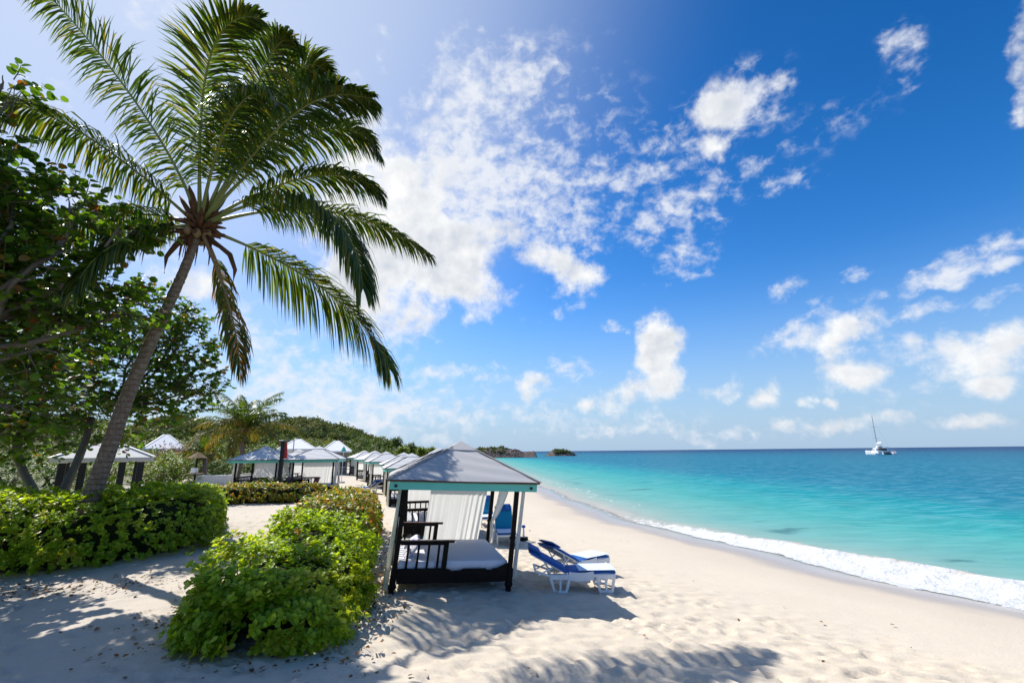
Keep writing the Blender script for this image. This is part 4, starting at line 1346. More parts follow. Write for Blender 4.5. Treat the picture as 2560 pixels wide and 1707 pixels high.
# ------------------------------------------------------------------ coconut palm
def big_palm():
    r = np.random.default_rng(42)
    Y0, YB = 10.75, 12.0
    C = at(458, 520, Y0)
    foot = at(215, 1130, YB); foot[2] = G(foot[0], foot[1]); foot[0] -= .42
    root = thing('coconut_palm', 'tall leaning coconut palm with ringed trunk rising from the left hedge', 'palm tree', tuple(foot))
    pts = [foot - np.array((.05, 0, .1)), at(222, 1110, YB - .05), at(262, 990, YB - .2), at(300, 895, YB - .4), at(340, 800, YB - .65), at(382, 710, YB - .9), at(418, 630, YB - 1.1), at(442, 570, YB - 1.2), C - np.array((.06, 0, .1))]
    P = np.array(pts, float); tt = np.linspace(0, 1, len(P)); t2 = np.linspace(0, 1, 150)
    Q = np.stack([np.polyval(np.polyfit(tt, P[:, k], 5), t2) for k in range(3)], -1)
    rad = np.interp(t2, [0, .08, .2, .5, .85, .95, 1], [.23, .205, .175, .135, .102, .11, .09])
    rad = rad + .006 * (np.arange(150) % 4 == 0) + .004 * r.normal(size=150)
    tb = MB(); tb.tube(Q, rad, 18)
    tb.build('trunk', M_trunk, root, foot, True)
    # fibrous heart, upright sheaths, old leaf bases
    hb = MB()
    for k in range(46):
        a = r.random() * 6.28; el = r.random() * 1.3 - .25
        d = np.array((math.cos(a) * math.cos(el), math.sin(a) * math.cos(el), math.sin(el)))
        s0 = C + d * .08 + np.array((0, 0, -.30 + .35 * r.random())); L = .35 + .35 * r.random()
        e = s0 + d * L + np.array((0, 0, -.05))
        hb.tube([s0, (s0 + e) / 2 + np.array((0, 0, .05)), e], [.075, .06, .02], 6)
    for k in range(30):
        a = r.random() * 6.28
        s0 = C + np.array((math.cos(a) * .14, math.sin(a) * .14, -.25)); e = s0 + np.array((math.cos(a) * .18, math.sin(a) * .18, -.35 - .4 * r.random()))
        hb.tube([s0, (s0 + e) / 2 + np.array((math.cos(a) * .08, math.sin(a) * .08, .03)), e], [.03, .02, .006], 4)
    hb.build('crown_fibre', M_fibre, root, foot, True)
    for (px, py, oy, rr_) in ((434, 425, -.2, .10), (478, 440, -.3, .085), (412, 450, .1, .07), (520, 455, .2, .07)):
        sb = MB(); e = at(px, py, Y0 + oy); s0 = C + np.array((0, 0, -.05)); m = (s0 + e) / 2
        sb.tube([s0, m + (m - s0) * .15, m + (e - m) * .6, e], [.06, rr_, rr_ * .75, .012], 8)
        sb.build('sheath', M_fibre, root, foot, True)
    sb = MB(); sb.tube([C + np.array((-.12, -.05, -.15)), at(405, 562, Y0 - .2), at(382, 590, Y0 - .25), at(377, 628, Y0 - .25)], [.05, .07, .05, .01], 8)
    sb.build('dead_sheath', M_fibre, root, foot, True)
    sb = MB(); sb.tube([C + np.array((.16, -.05, -.2)), at(528, 585, Y0 - .3), at(540, 620, Y0 - .35), at(535, 650, Y0 - .35)], [.04, .06, .045, .01], 8)
    sb.build('dead_sheath', M_fibre, root, foot, True)
    for k in range(7):
        a = 1 + k * .85
        cb = MB(); cb.ball(C + np.array((math.cos(a) * .27, math.sin(a) * .27, -.24 - .06 * (k % 2))), .10, 10, 8, (1, 1, 1.2))
        cb.build('coconut', M_rachis_dry, root, foot, True)
    # fronds: (picture path with depth offsets), leaflet length, droop, drying
    FR = [
        ([(452, 500, 0), (400, 380, -.4), (330, 265, -.9), (230, 125, -1.4), (105, -20, -1.7), (30, -80, -1.9)], 1.05, .30, 0, (1, 1.0)),
        ([(448, 505, 0), (365, 440, -.3), (270, 360, -.7), (160, 290, -1.1), (40, 240, -1.4), (-80, 228, -1.6)], 1.15, .62, 0, (1, 1)),
        ([(464, 490, 0), (463, 330, -.7), (466, 200, -1.3), (490, 105, -1.9), (540, 45, -2.4), (598, 45, -2.7)], 1.0, .16, 0, (1, 1)),
        ([(478, 490, 0), (530, 360, -.3), (575, 240, -.6), (615, 140, -.9), (650, 95, -1.1), (685, 112, -1.2)], 1.05, .42, 0, (1, 1)),
        ([(482, 480, 0), (560, 350, -.2), (625, 240, -.2), (680, 165, -.1), (725, 150, 0), (765, 185, .1)], 1.05, .34, 0, (1, 1)),
        ([(488, 475, 0), (590, 345, -1.0), (670, 270, -1.5), (745, 225, -1.9), (810, 212, -2.1), (850, 228, -2.2)], 1.05, .40, 0, (1, 1)),
        ([(490, 490, 0), (600, 375, .1), (700, 310, .2), (790, 295, .3), (835, 315, .3), (868, 352, .3)], 1.1, .46, 0, (1, 1)),
        ([(495, 500, 0), (610, 435, .4), (710, 408, .5), (790, 405, .5), (840, 418, .5), (876, 445, .5)], 1.0, .50, 0, (1, 1)),
        ([(498, 512, 0), (600, 465, -.6), (700, 462, -1.1), (775, 505, -1.5), (815, 580, -1.7), (834, 662, -1.8)], 1.35, .75, 0, (1, 1)),
        ([(500, 515, 0), (640, 478, .6), (760, 490, 1.1), (860, 515, 1.4), (930, 545, 1.55), (988, 588, 1.55)], 1.0, .55, 0, (1, 1)),
        ([(495, 545, 0), (600, 580, 1.2), (700, 635, 2.3), (790, 700, 2.7), (850, 770, 2.8), (895, 848, 2.8)], 1.85, .75, 1, (1, 1)),
        ([(478, 560, 0), (500, 620, -.4), (520, 690, -.7), (540, 755, -.9), (548, 810, -1.0), (552, 860, -1.0)], .8, .75, 2, (1, 1)),
        ([(440, 520, 0), (380, 500, .1), (300, 490, .2), (210, 505, .3), (120, 540, .3), (40, 590, .3)], 1.1, .70, 0, (1, 1)),
        ([(470, 490, 0), (490, 380, -1.0), (520, 290, -1.8), (560, 230, -2.5), (600, 215, -3.0), (640, 240, -3.3)], 1.0, .5, 0, (1, 1)),
        ([(468, 550, 0), (490, 585, .6), (512, 640, 1.0), (520, 700, 1.2), (524, 750, 1.2)], .8, .8, 2, (1, 1)),
    ]
    FACE = [.72, .3, .75, .35, .5, .5, .35, .3, .25, .25, .42, .2, .4, .5, .3, .35, .3, .3, .3, .3]
    FR += [
        ([(480, 485, 0), (545, 380, .2), (600, 285, .4), (650, 215, .5), (700, 180, .5), (745, 200, .5)], 1.0, .45, 0, (1, 1)),
        ([(435, 530, 0), (370, 525, -.6), (290, 545, -1.2), (215, 600, -1.6), (170, 670, -1.8)], 1.0, .7, 1, (1, 1)),
    ]
    for (path, ll, dr, dry, sb_), face in zip(FR, FACE):
        ll *= 1.08; dr *= 1.35; face *= .85
        W_ = [at(x, y, Y0 + o) for (x, y, o) in path]
        W_[0] = C + (W_[1] - C) * .04
        frond(W_, ll, (200 if dry == 1 else 185 if dry == 0 else 60), root, foot, [M_palm, M_palm, M_palm_dry][dry], [M_rachis, M_rachis, M_rachis_dry][dry], r, dr, .030, .30, .14 if dry < 2 else .3, (.15, -.1, 0), .024, sb_, face)


big_palm()


def small_palm(name, label, px, py, Y, height_px, reach, n, seed, lm, lean=0.0):
    r = np.random.default_rng(seed)
    C = at(px, py, Y); foot = np.array((C[0] - lean, C[1], G(C[0], C[1])))
    root = thing(name, label, 'palm tree', tuple(foot))
    tb = MB(); t2 = np.linspace(0, 1, 40)
    tb.tube(foot + (C - foot) * t2[:, None] + np.array((.12, 0, 0)) * np.sin(t2 * 3.1)[:, None], np.interp(t2, [0, .2, 1], [.24, .17, .16]), 12)
    tb.build('trunk', M_trunk, root, foot, True)
    hb = MB()
    for k in range(26):
        a = r.random() * 6.28; s0 = C + np.array((math.cos(a) * .12, math.sin(a) * .12, -.5 * r.random())); e = s0 + np.array((math.cos(a) * .3, math.sin(a) * .3, .25 * r.random() - .25))
        hb.tube([s0, (s0 + e) / 2 + np.array((0, 0, .06)), e], [.06, .05, .015], 5)
    hb.build('crown_fibre', M_fibre, root, foot, True)
    for k in range(n):
        a = k * 2.39996 + r.random() * .4; el = 1.45 - 1.30 * (k / n) ** 1.2 + .1 * r.normal()
        d = np.array((math.cos(a), math.sin(a), 0)); R = reach * (.85 + .3 * r.random())
        path = [C]
        p = C.copy(); e = el
        for j in range(5):
            p = p + (d * math.cos(e) + np.array((0, 0, math.sin(e)))) * R / 5
            e -= .22 + .14 * (k / n)
            path.append(p.copy())
        frond(path, reach * .28, 60, root, foot, lm if k > n * .62 else M_palm_young, M_rachis_dry, r, .5, .026, .3, .16, width=.030)
    return root


small_palm('coconut_palm', 'young coconut palm with yellowing fronds and short trunk before the hill', 560, 1000, 33.0, 0, 3.7, 24, 5, M_palm_y, .25)
small_palm('coconut_palm', 'low palm with drooping brown-tipped fronds left of the young palm', 470, 1045, 38.0, 0, 2.2, 13, 8, M_palm_y, -.1)

# ------------------------------------------------------------------ sea grape trees
def lobe(px, py, Y, rx, ry, rz):
    p = at(px, py, Y); return (p[0], p[1], p[2], rx, ry, rz)


GR = 'broad-leaved sea grape trees on the left'
# tree behind the palm trunk
s1 = at(150, 1100, 16.5); s1[2] = G(s1[0], s1[1])
sea_grape('sea_grape_tree', 'round-leaved sea grape behind the palm trunk, its right sprays against the sky', tuple(s1),
          [(s1 + np.array((0, 0, -.1)), at(210, 960, 16.5), .17, .10), (s1 + np.array((-.6, .2, -.1)), at(90, 930, 16.8), .15, .10), (s1 + np.array((1.0, -.2, -.1)), at(300, 930, 16.2), .10, .06)],
          [lobe(180, 760, 16.8, 1.7, 1.6, 1.2), lobe(320, 720, 16.4, 1.2, 1.3, .95), lobe(110, 900, 16.5, 1.8, 1.5, 1.3), lobe(300, 850, 16.2, 1.7, 1.5, 1.25), lobe(410, 800, 16.2, .95, 1.0, .85),
           lobe(440, 860, 16.0, .85, .9, .6), lobe(260, 960, 16.2, 1.4, 1.2, .75), lobe(380, 925, 16.0, 1.1, 1.0, .5), lobe(470, 905, 16.0, .5, .6, .22), lobe(60, 760, 17, 1.7, 1.4, 1.4), lobe(20, 960, 16.8, 1.4, 1.2, 1.1), lobe(420, 740, 16.3, .5, .6, .4), lobe(60,1010,16.6,1.5,1.0,.6)],
          1750, .165, 9, 3, GR, .60)
# nearer tree, outside the frame on the left, reaching in over the hedge
s2 = np.array((-12.9, 9.6, 0.0)); s2[2] = G(s2[0], s2[1])
sea_grape('sea_grape_tree', 'near sea grape branch of large glossy leaves reaching in from the left edge', tuple(s2),
          [(s2 + np.array((0, 0, -.1)), at(-90, 800, 9.4), .20, .11), (s2 + np.array((.4, .5, -.1)), at(-60, 950, 10.0), .14, .09)],
          [lobe(30, 450, 9.0, .85, .8, .5), lobe(160, 480, 9.2, .70, .7, .36), lobe(270, 530, 9.3, .58, .6, .28), lobe(150, 575, 9.3, .75, .7, .32), lobe(40, 640, 9.4, .95, .8, .6), lobe(180, 690, 9.8, 1.0, .8, .48), lobe(90, 800, 9.8, 1.1, .8, .7),
           lobe(290, 720, 10.2, .7, .6, .35), lobe(-60, 520, 9.0, 1.2, 1.0, 1.0), lobe(-120, 470, 8.8, 1.0, .9, .8), lobe(5, 195, 8.6, .5, .45, .2), lobe(-20, 300, 8.7, .6, .5, .35), lobe(30, 930, 10.2, .9, .7, .6), lobe(-160, 660, 9.2, 1.5, 1.4, 1.4), lobe(0, 390, 8.9, .5, .6, .3)],
          900, .185, 9, 4, GR, .50)
# a third one behind the camera's left, outside the frame, that shades the sand
s3 = np.array((-13.2, 5.2, 0.0)); s3[2] = G(s3[0], s3[1])
sea_grape('sea_grape_tree', 'sea grape outside the left edge that dapples the foreground sand', tuple(s3),
          [(s3 + np.array((0, 0, -.1)), s3 + np.array((.6, .3, 3.2)), .2, .12)],
          [(-12.6, 6.2, 5.2, 1.6, 1.5, 1.0), (-11.4, 7.6, 6.3, 1.3, 1.2, .6), (-13.8, 7.2, 6.4, 1.6, 1.4, 1.0), (-12.2, 4.4, 4.6, 1.5, 1.4, .8), (-14.6, 5.0, 5.2, 1.5, 1.4, 1.0), (-12.7, 9.8, 6.2, 1.3, 1.3, .7), (-13.6, 11.8, 6.4, 1.5, 1.4, .8)],
          800, .20, 8, 6, GR, .55)

# ------------------------------------------------------------------ hedges
HG = 'clipped beach hedges'
def hh(y, k=1.0): return (2.75 - .0655 * y) * k


hedge('hedge', 'tall green hedge across the left, the palm rising out of it',
      [(-17.5, 12.4, 1.75, 1.55), (-13.0, 11.9, 1.55, 1.55), (-10.6, 12.1, 1.55, 1.58), (-9.6, 13.3, 1.45, 1.55), (-10.6, 15.6, 1.1, 1.40), (-11.6, 17.4, .9, 1.25)],
      105, .105, 9, M_hedge, 1, group=HG, square=.5)
hedge('hedge', 'low hedge with rusty tips closing the far end of the sand path',
      [(-15.6, 24.6, 1.0, .92), (-13.6, 26.2, 1.0, .95), (-11.9, 27.6, 1.0, .95)], 46, .12, 8, M_hedge_o, 2, group=HG, square=.45)
hedge('hedge', 'bright green loose hedge in the middle foreground beside the nearest cabana',
      [(-3.60, 7.50, 1.02, .86), (-3.80, 8.6, 1.28, 1.00), (-4.05, 9.9, 1.22, 1.12), (-4.45, 11.4, 1.05, 1.20)], 115, .095, 9, M_hedge, 3, group=HG, square=.60, lumps=.34, stems=60)
hedge('hedge', 'rusty orange and green hedge behind the bright one, left of the nearest cabana',
      [(-4.70, 12.5, 1.0, 1.42), (-5.2, 14.5, 1.15, 1.48), (-5.9, 17.4, 1.05, 1.40), (-6.5, 18.8, .9, 1.25)], 60, .105, 8, M_hedge_o, 4, group=HG, square=.55, lumps=.18)
hedge('hedge', 'short hedge in front of the bench beyond the path', [(-15.3, 29.6, .5, .95), (-14.0, 29.9, .5, .98)], 40, .14, 7, M_hedge, 5, group=HG)

# shrubs and small trees in the middle distance
SG = 'garden shrubs before the hill'
shr = [(345, 1060, 40, 3.0, 1.6, 1.3, M_bush_y, 'light green shrub right of the white hip roof'), (470, 1075, 42, 2.4, 1.5, 1.1, M_bush, 'dark shrub behind the little thatched stand'),
       (400, 1058, 48, 3.2, 2.0, 1.8, M_flower, 'shrub with pink blossom under the white roofs'), (520, 1068, 46, 2.0, 1.4, 1.5, M_bush, 'dark shrub left of the cabana with chairs'),
       (300, 1000, 60, 4.5, 3.0, 3.0, M_bush_y, 'pale green bushy tree behind the white pavilion roof'), (590, 1062, 58, 2.6, 2, 1.6, M_bush, 'shrub behind the young palm'),
       (440, 1030, 70, 5, 3, 2.2, M_bush_y, 'yellowish shrub below the hill behind the low palm'), (620, 1040, 80, 4, 3, 2.6, M_bush, 'dark shrub between the young palm and the cabana roofs'),
       (730, 1032, 90, 5, 3, 3, M_bush_y, 'pale shrub on the slope above the cabana roofs'), (815, 1040, 75, 3.5, 2.5, 3.2, M_bush, 'dark tall shrub beside the stone walled building'), (250, 1075, 34, 2.2, 1.4, 1.2, M_bush_y, 'yellow green shrub seen between the black posts'),
       (40, 1075, 30, 3.0, 1.8, 1.5, M_bush, 'dark shrub at the left edge behind the hedge'), (120, 1060, 38, 3.2, 2, 1.8, M_bush_y, 'pale shrub left of the pavilion posts'), (-40, 1040, 44, 5, 3, 3.2, M_bush, 'tall dark shrub beyond the left edge behind the sea grapes'),
       (180, 1030, 52, 5, 3, 2.8, M_bush, 'tall shrub behind the white pavilion'), (560, 1050, 70, 5, 3, 2.4, M_bush_y, 'pale shrub directly behind the young palm crown'), (680, 1045, 75, 5, 3, 2.4, M_bush, 'dark shrub behind the white roofs'),
       (870, 1045, 80, 3.5, 2.5, 1.8, M_bush, 'dark shrub behind the corner-on cabana'), (390, 1078, 36, 2.2, 1.4, .9, M_bush_y, 'bright shrub just over the left hedge beside the palm')]
for i, (px, py, Y, rx, ry, rz, m, lab) in enumerate(shr):
    r = np.random.default_rng(60 + i)
    c = at(px, py, Y); base = np.array((c[0], c[1], G(c[0], c[1])))
    root = thing('shrub', lab, 'shrub', tuple(base), group=SG)
    lob = [(c[0], c[1], c[2], rx * .7, ry * .7, rz * .7)] + [(c[0] + (r.random() - .5) * rx * 1.4, c[1] + (r.random() - .5) * ry, c[2] + (r.random() - .45) * rz * .9, rx * .5, ry * .5, rz * .45) for _ in range(6)]
    lob += [(c[0] + (r.random() - .5) * rx * 1.5, c[1] - ry * .3, base[2] + (c[2] - base[2]) * r.random() * .8, rx * .5, ry * .5, max(.5, (c[2] - base[2]) * .4)) for _ in range(5)]
    lm, tm = spray_crown(lob, 420, .20 * (Y / 45) ** .6, 8, r, .5, .4, 'blade', .5, wide=1.7)
    lm.build('foliage', m, root, base)
    tb = MB()
    for k in range(5):
        limb(tb, base + np.array((r.normal() * .2, r.normal() * .2, -.05)), c + np.array((r.normal() * rx * .3, r.normal() * ry * .3, 0)), .09, .03, r)
    tb.build('stems', M_stem, root, base, True)

# ------------------------------------------------------------------ buildings and fixtures
def hip_building(name, label, cat, px0, px1, py_eave, py_apex, Y, depth, wallm, roofm, posts=0, post_m=None, group=None, dark=True):
    a = at(px0, py_eave, Y); c = at(px1, py_eave, Y); mid = (a + c) / 2
    az = math.atan2(-mid[0], mid[1])
    w = (c[0] - a[0]) * math.cos(az) * .97
    cx, cy = mid[0] - math.sin(az) * depth / 2, mid[1] + math.cos(az) * depth / 2
    base = np.array((cx, cy, G(cx, cy)))
    ze = a[2] - base[2]; za = max(at((px0 + px1) / 2, py_apex, cy)[2] - base[2], ze + .5)
    root = thing(name, label, cat, tuple(base), az, group)
    if posts:
        n = posts
        for i in range(n):
            for sy in (-1, 1):
                if sy == 1 and i not in (0, n - 1): continue
                b = MB(); x = -w / 2 + .25 + (w - .5) * i / (n - 1); y = sy * (depth / 2 - .25)
                b.rbox((x, y, ze / 2), (.24, .24, ze), .02); pb = b.build('post', post_m or M_black, root)
                b = MB(); b.rbox((x, y, ze - .10), (.34, .34, .18), .02); b.build('capital', M_whitepaint, pb)
        b = MB()
        for sy in (-1, 1):
            b.bar((-w / 2 + .2, sy * (depth / 2 - .25), .8), (w / 2 - .2, sy * (depth / 2 - .25), .8), .07)
            b.bar((-w / 2 + .2, sy * (depth / 2 - .25), .25), (w / 2 - .2, sy * (depth / 2 - .25), .25), .05)
        b.build('railing', M_black, root)
        b = MB(); b.box((0, 0, .06), (w, depth, .12)); b.build('floor_slab', M_deck, root)
    else:
        b = MB(); b.box((0, 0, ze / 2), (w * .86, depth * .86, ze)); wa = b.build('wall', wallm, root)
        for i in range(3):
            b = MB(); x = -w * .28 + w * .28 * i
            b.box((x, -depth * .43 - .02, ze * .55), (w * .13, .05, ze * .4)); wi = b.build('window', M_glass, root)
            b = MB(); b.box((x, -depth * .43 - .04, ze * .34), (w * .16, .10, .08)); b.build('sill', M_whitepaint, wi)
    b = MB(); e = .02
    hx, hy = w / 2 + .15, depth / 2 + .15
    v = [(-hx, -hy, ze), (hx, -hy, ze), (hx, hy, ze), (-hx, hy, ze), (-w * .06, 0, za), (w * .06, 0, za)]
    v += [(x, y, ze - .16) for (x, y, z) in v[:4]]
    b.add(v, [(0, 1, 5, 4), (1, 2, 5), (2, 3, 4, 5), (3, 0, 4), (0, 6, 7, 1), (1, 7, 8, 2), (2, 8, 9, 3), (3, 9, 6, 0), (9, 8, 7, 6)])
    ro = b.build('roof', roofm, root)
    b = MB()
    for (x, y, q) in ((-hx, -hy, 4), (hx, -hy, 5), (hx, hy, 5), (-hx, hy, 4)):
        b.bar((x, y, ze + .02), (v[q][0], v[q][1], za + .02), .14, .05)
    b.build('ridge_tile', M_whitepaint, ro)
    return root


hip_building('beach_pavilion', 'open white-roofed pavilion on black posts behind the palm trunk', 'pavilion', 128, 352, 1052, 1013, 20.0, 3.4, None, M_roof_pale, 5)
hip_building('beach_building', 'small white hip-roofed house above the pink shrub', 'building', 330, 425, 1030, 998, 52, 6, M_stone_wall, M_roof_white)
hip_building('beach_building', 'white-roofed building rising behind the black pole', 'building', 640, 725, 1031, 1008, 52, 6, M_whitepaint, M_roof_white)
hip_building('beach_building', 'white-roofed stone building beside the sandy walk', 'building', 738, 806, 1036, 1012, 56, 6, M_stone_wall, M_roof_white)
hip_building('hillside_house', 'tiny pale house on the hill point above the far cabanas', 'building', 906, 924, 1029, 1024, 150, 7, M_whitepaint, M_roof_white)

# black pole with red upper part
p = at(643, 1093, 28.2); g = G(p[0], p[1]); top = at(641, 1014, 28.2)[2] - g
t = thing('signal_pole', 'thick black pole with red flag wrapped at its top before the white roof', 'pole', (p[0], p[1], g))
b = MB(); b.rbox((0, 0, top / 2), (.20, .20, top), .02); b.build('shaft', M_black, t)
b = MB(); b.rbox((0, 0, top + .03), (.26, .26, .06), .015); b.build('cap', M_black, t)
b = MB(); drape(b, [(.11, -.02, top - .02), (.26, -.04, top - .08)], [(.11, -.02, top - .95), (.36, -.05, top - 1.0)], 2, .03, (0, 1, 0), rows=8, per=7); b.build('flag', M_red, t, smooth=True)

p = at(669, 1080, 44); g = G(p[0], p[1]); top = at(669, 1010, 44)[2] - g
t = thing('street_lamp', 'slim grey lamp post in front of the white roof behind the black pole', 'street lamp', (p[0], p[1], g))
b = MB(); b.tube([(0, 0, 0), (0, 0, .3), (0, 0, .32), (0, 0, top)], [.09, .09, .05, .04], 10); b.build('post', M_grey, t)
b = MB(); b.bar((0, 0, top), (-1.0, 0, top - .06), .06); b.rbox((-1.2, 0, top - .05), (.5, .2, .1), .03); b.build('lamp_head', M_grey, t)

p = at(788, 1050, 42); g = G(p[0], p[1]); zt = at(788, 1025, 42)[2] - g; zb = at(788, 1037, 42)[2] - g
t = thing('closed_parasol', 'closed turquoise parasol standing beside the stone building', 'parasol', (p[0], p[1], g))
b = MB(); b.tube([(0, 0, 0), (0, 0, zt)], [.025, .025], 8); b.build('pole', M_white, t)
b = MB(); b.tube([(0, 0, zb), (0, 0, zb + .1), (0, 0, zb + (zt - zb) * .7), (0, 0, zt + .02)], [.24, .22, .12, .01], 9); b.build('canopy', M_teal, t)
b = MB(); b.rbox((0, 0, .05), (.5, .5, .1), .03); b.build('base', M_grey, t)

# thatched stand
p = at(448, 1090, 34); g = G(p[0], p[1]); zt = at(446, 1042, 34)[2] - g
t = thing('thatched_stand', 'little thatched drinks stand on one post beyond the left hedge', 'stand', (p[0], p[1], g))
b = MB(); b.tube([(0, 0, 0), (0, 0, zt)], [.07, .06], 8); b.build('post', M_dark, t)
b = MB(); b.tube([(0, 0, zt - .30), (0, 0, zt - .28), (0, 0, zt + .12)], [.62, .60, .03], 14); b.build('thatch_roof', M_thatch, t)
b = MB(); b.rbox((0, 0, zt * .42), (.9, .6, .06), .01); b.build('counter', M_deck, t)
b = MB(); b.rbox((p[0] - .02, p[1] - .1, g + zt * .42 + .03 + .19), (.36, .32, .38), .04); o = b.build('drinks_cooler', M_white); tag(o, 'white drinks cooler on the counter of the thatched stand', 'cooler')

# low white wall beyond the left hedge
a = at(452, 1091, 36); c = at(590, 1091, 36); g = G((a[0] + c[0]) / 2, 36)
b = MB(); b.rbox(((a[0] + c[0]) / 2, 36, (a[2] + g) / 2), (c[0] - a[0], .25, a[2] - g), .02); o = b.build('garden_wall', M_whitepaint); tag(o, 'low white garden wall behind the left hedge', 'wall')

# platform under the turquoise cabana, bench, chairs
x, y = -12.7, 30.6
b = MB(); b.rbox((x + .3, y - .1, G(x, y) + .06), (4.2, 4.4, .30), .02); o = b.build('timber_platform', M_brown); tag(o, 'red-brown timber platform under the turquoise cabana', 'platform')
p = at(735, 1087, 29.0)
t = thing('garden_bench', 'dark garden bench before the half hidden cabana', 'bench', (-14.1, 29.0, G(-14.1, 29.0)))
b = MB()
for k in range(3): b.rbox((0, -.2 + k * .17, .45), (1.6, .14, .04), .008)
b.build('seat', M_dark, t)
b = MB()
for k in range(3): b.rbox((0, .26 + .02 * k, .62 + k * .14), (1.6, .03, .10), .008)
b.build('backrest', M_dark, t)
for sx in (-1, 1):
    for sy in (-1, 1):
        b = MB(); b.rbox((sx * .72, sy * .2, .22), (.07, .07, .44), .008); b.build('leg', M_dark, t)


def make_chair(label, loc, rz):
    t = thing('deck_chair', label, 'chair', loc, rz, 'red-brown wooden chairs at the cabanas')
    b = MB()
    for k in range(5): b.rbox((-.24 + .12 * k, 0, .38), (.10, .52, .03), .006)
    b.build('seat', M_brown, t)
    b = MB()
    for k in range(5): b.bar((-.28, -.22 + .11 * k, .38), (-.52, -.22 + .11 * k, .98), .085, .022)
    b.bar((-.50, -.27, .93), (-.50, .27, .93), .05, .03)
    b.build('backrest', M_brown, t)
    for s in (-1, 1):
        b = MB(); b.rbox((0, s * .29, .58), (.62, .09, .03), .008); b.build('arm', M_brown, t)
        for x in (-.24, .26):
            b = MB(); b.rbox((x, s * .28, .285), (.05, .05, .57), .006); b.build('leg', M_brown, t)
    return t


ch = make_chair('wooden chair inside the cabana left of the black pole', gl(-16.6, 30.4), 2.4)
z = G(-12.9, 29) + .21
dup(ch, (-13.2, 28.9, z), -.6, 'wooden chair at the left corner of the timber platform')
dup(ch, (-12.2, 28.75, z), -2.2, 'wooden chair on the timber platform in front of the curtain')
dup(ch, gl(-15.6, 29.9), .6, 'wooden chair beside the black pole, right one under the left cabana')

# ------------------------------------------------------------------ hills, headland, islet
def build_hills():
    ridge = [(-700, 985), (-300, 965), (0, 950), (200, 955), (300, 980), (335, 966), (375, 955), (430, 957), (500, 964), (560, 966), (620, 964), (665, 960), (700, 956), (735, 961), (780, 972), (820, 985), (850, 999), (880, 1007), (915, 1014), (940, 1024), (990, 1031), (1040, 1035)]
    px = np.array([a for a, b in ridge], float); py = np.array([b for a, b in ridge], float)
    Yr = np.interp(px, [-700, 300, 600, 850, 1040], [190, 200, 215, 260, 310])
    T = np.array([at(x, y, Y) for x, y, Y in zip(px, py, Yr)])
    tr = T[:, 0] / T[:, 1]
    n, m = 170, 44
    tt = np.linspace(tr[0], tr[-1], n)
    z = np.interp(tt, tr, T[:, 2]) - 2.2; Yq = np.interp(tt, tr, Yr)
    f = np.concatenate([np.linspace(.48, 1, 30), np.linspace(1.03, 1.6, 14)])
    P = np.zeros((n, m, 3))
    for j, ff in enumerate(f):
        g = np.clip((ff - .48) / .52, 0, 1); g = g * g * (3 - 2 * g) if ff <= 1 else max(0, 1 - ((ff - 1) / .6) ** 1.5)
        P[:, j, 0] = tt * Yq * ff; P[:, j, 1] = Yq * ff
        P[:, j, 2] = -.4 + (np.maximum(z, .6) + .4) * g
    P[:, :, 2] += fbm2(P[:, :, 0], P[:, :, 1], 77, 3, .05) * 2.0 * np.clip((P[:, :, 2]) / 6, 0, 1)
    mb = MB(); mb.grid(P)
    m_ = plain('hill_ground', (.075, .075, .032), .95, .1, .4, .08)
    o = mb.build('hills', m_, smooth=True)
    tag(o, 'green scrub-covered hill behind the cabanas', 'hills', kind='structure')
    # scrub on it: far-off mass
    r = np.random.default_rng(99)
    k = 3000
    fi = r.random(k) * (n - 1.01); fj = (.02 + .98 * r.random(k) ** .8) * 31
    i0 = fi.astype(int); j0 = np.minimum(fj.astype(int), m - 2); a = (fi - i0)[:, None]; b = (fj - j0)[:, None]
    base = (P[i0, j0] * (1 - a) + P[i0 + 1, j0] * a) * (1 - b) + (P[i0, j0 + 1] * (1 - a) + P[i0 + 1, j0 + 1] * a) * b
    keep = base[:, 2] > .1; base = base[keep]; k = len(base)
    size = (.7 + 1.5 * r.random(k) ** 2) * (1 + .7 * (base[:, 1] > 150))
    lm = MB(); per = 75
    d = randdir(r, k * per); d[:, 2] = np.abs(d[:, 2]) * 1.0 - .15
    R = np.repeat(size, per) * (.6 + .45 * r.random(k * per) ** .6)
    C = np.repeat(base, per, 0) + d * R[:, None] * np.array([1.15, 1.15, .95])
    leaves(lm, C, randdir(r, k * per), nrm(d + randdir(r, k * per) * .7), .55 + .4 * r.random(k * per), 'blade', 2.2)
    o = lm.build('hill_scrub', M_wood_hill)
    tag(o, 'dense low scrub and trees covering the hill', 'scrub', kind='stuff')
    return


build_hills()

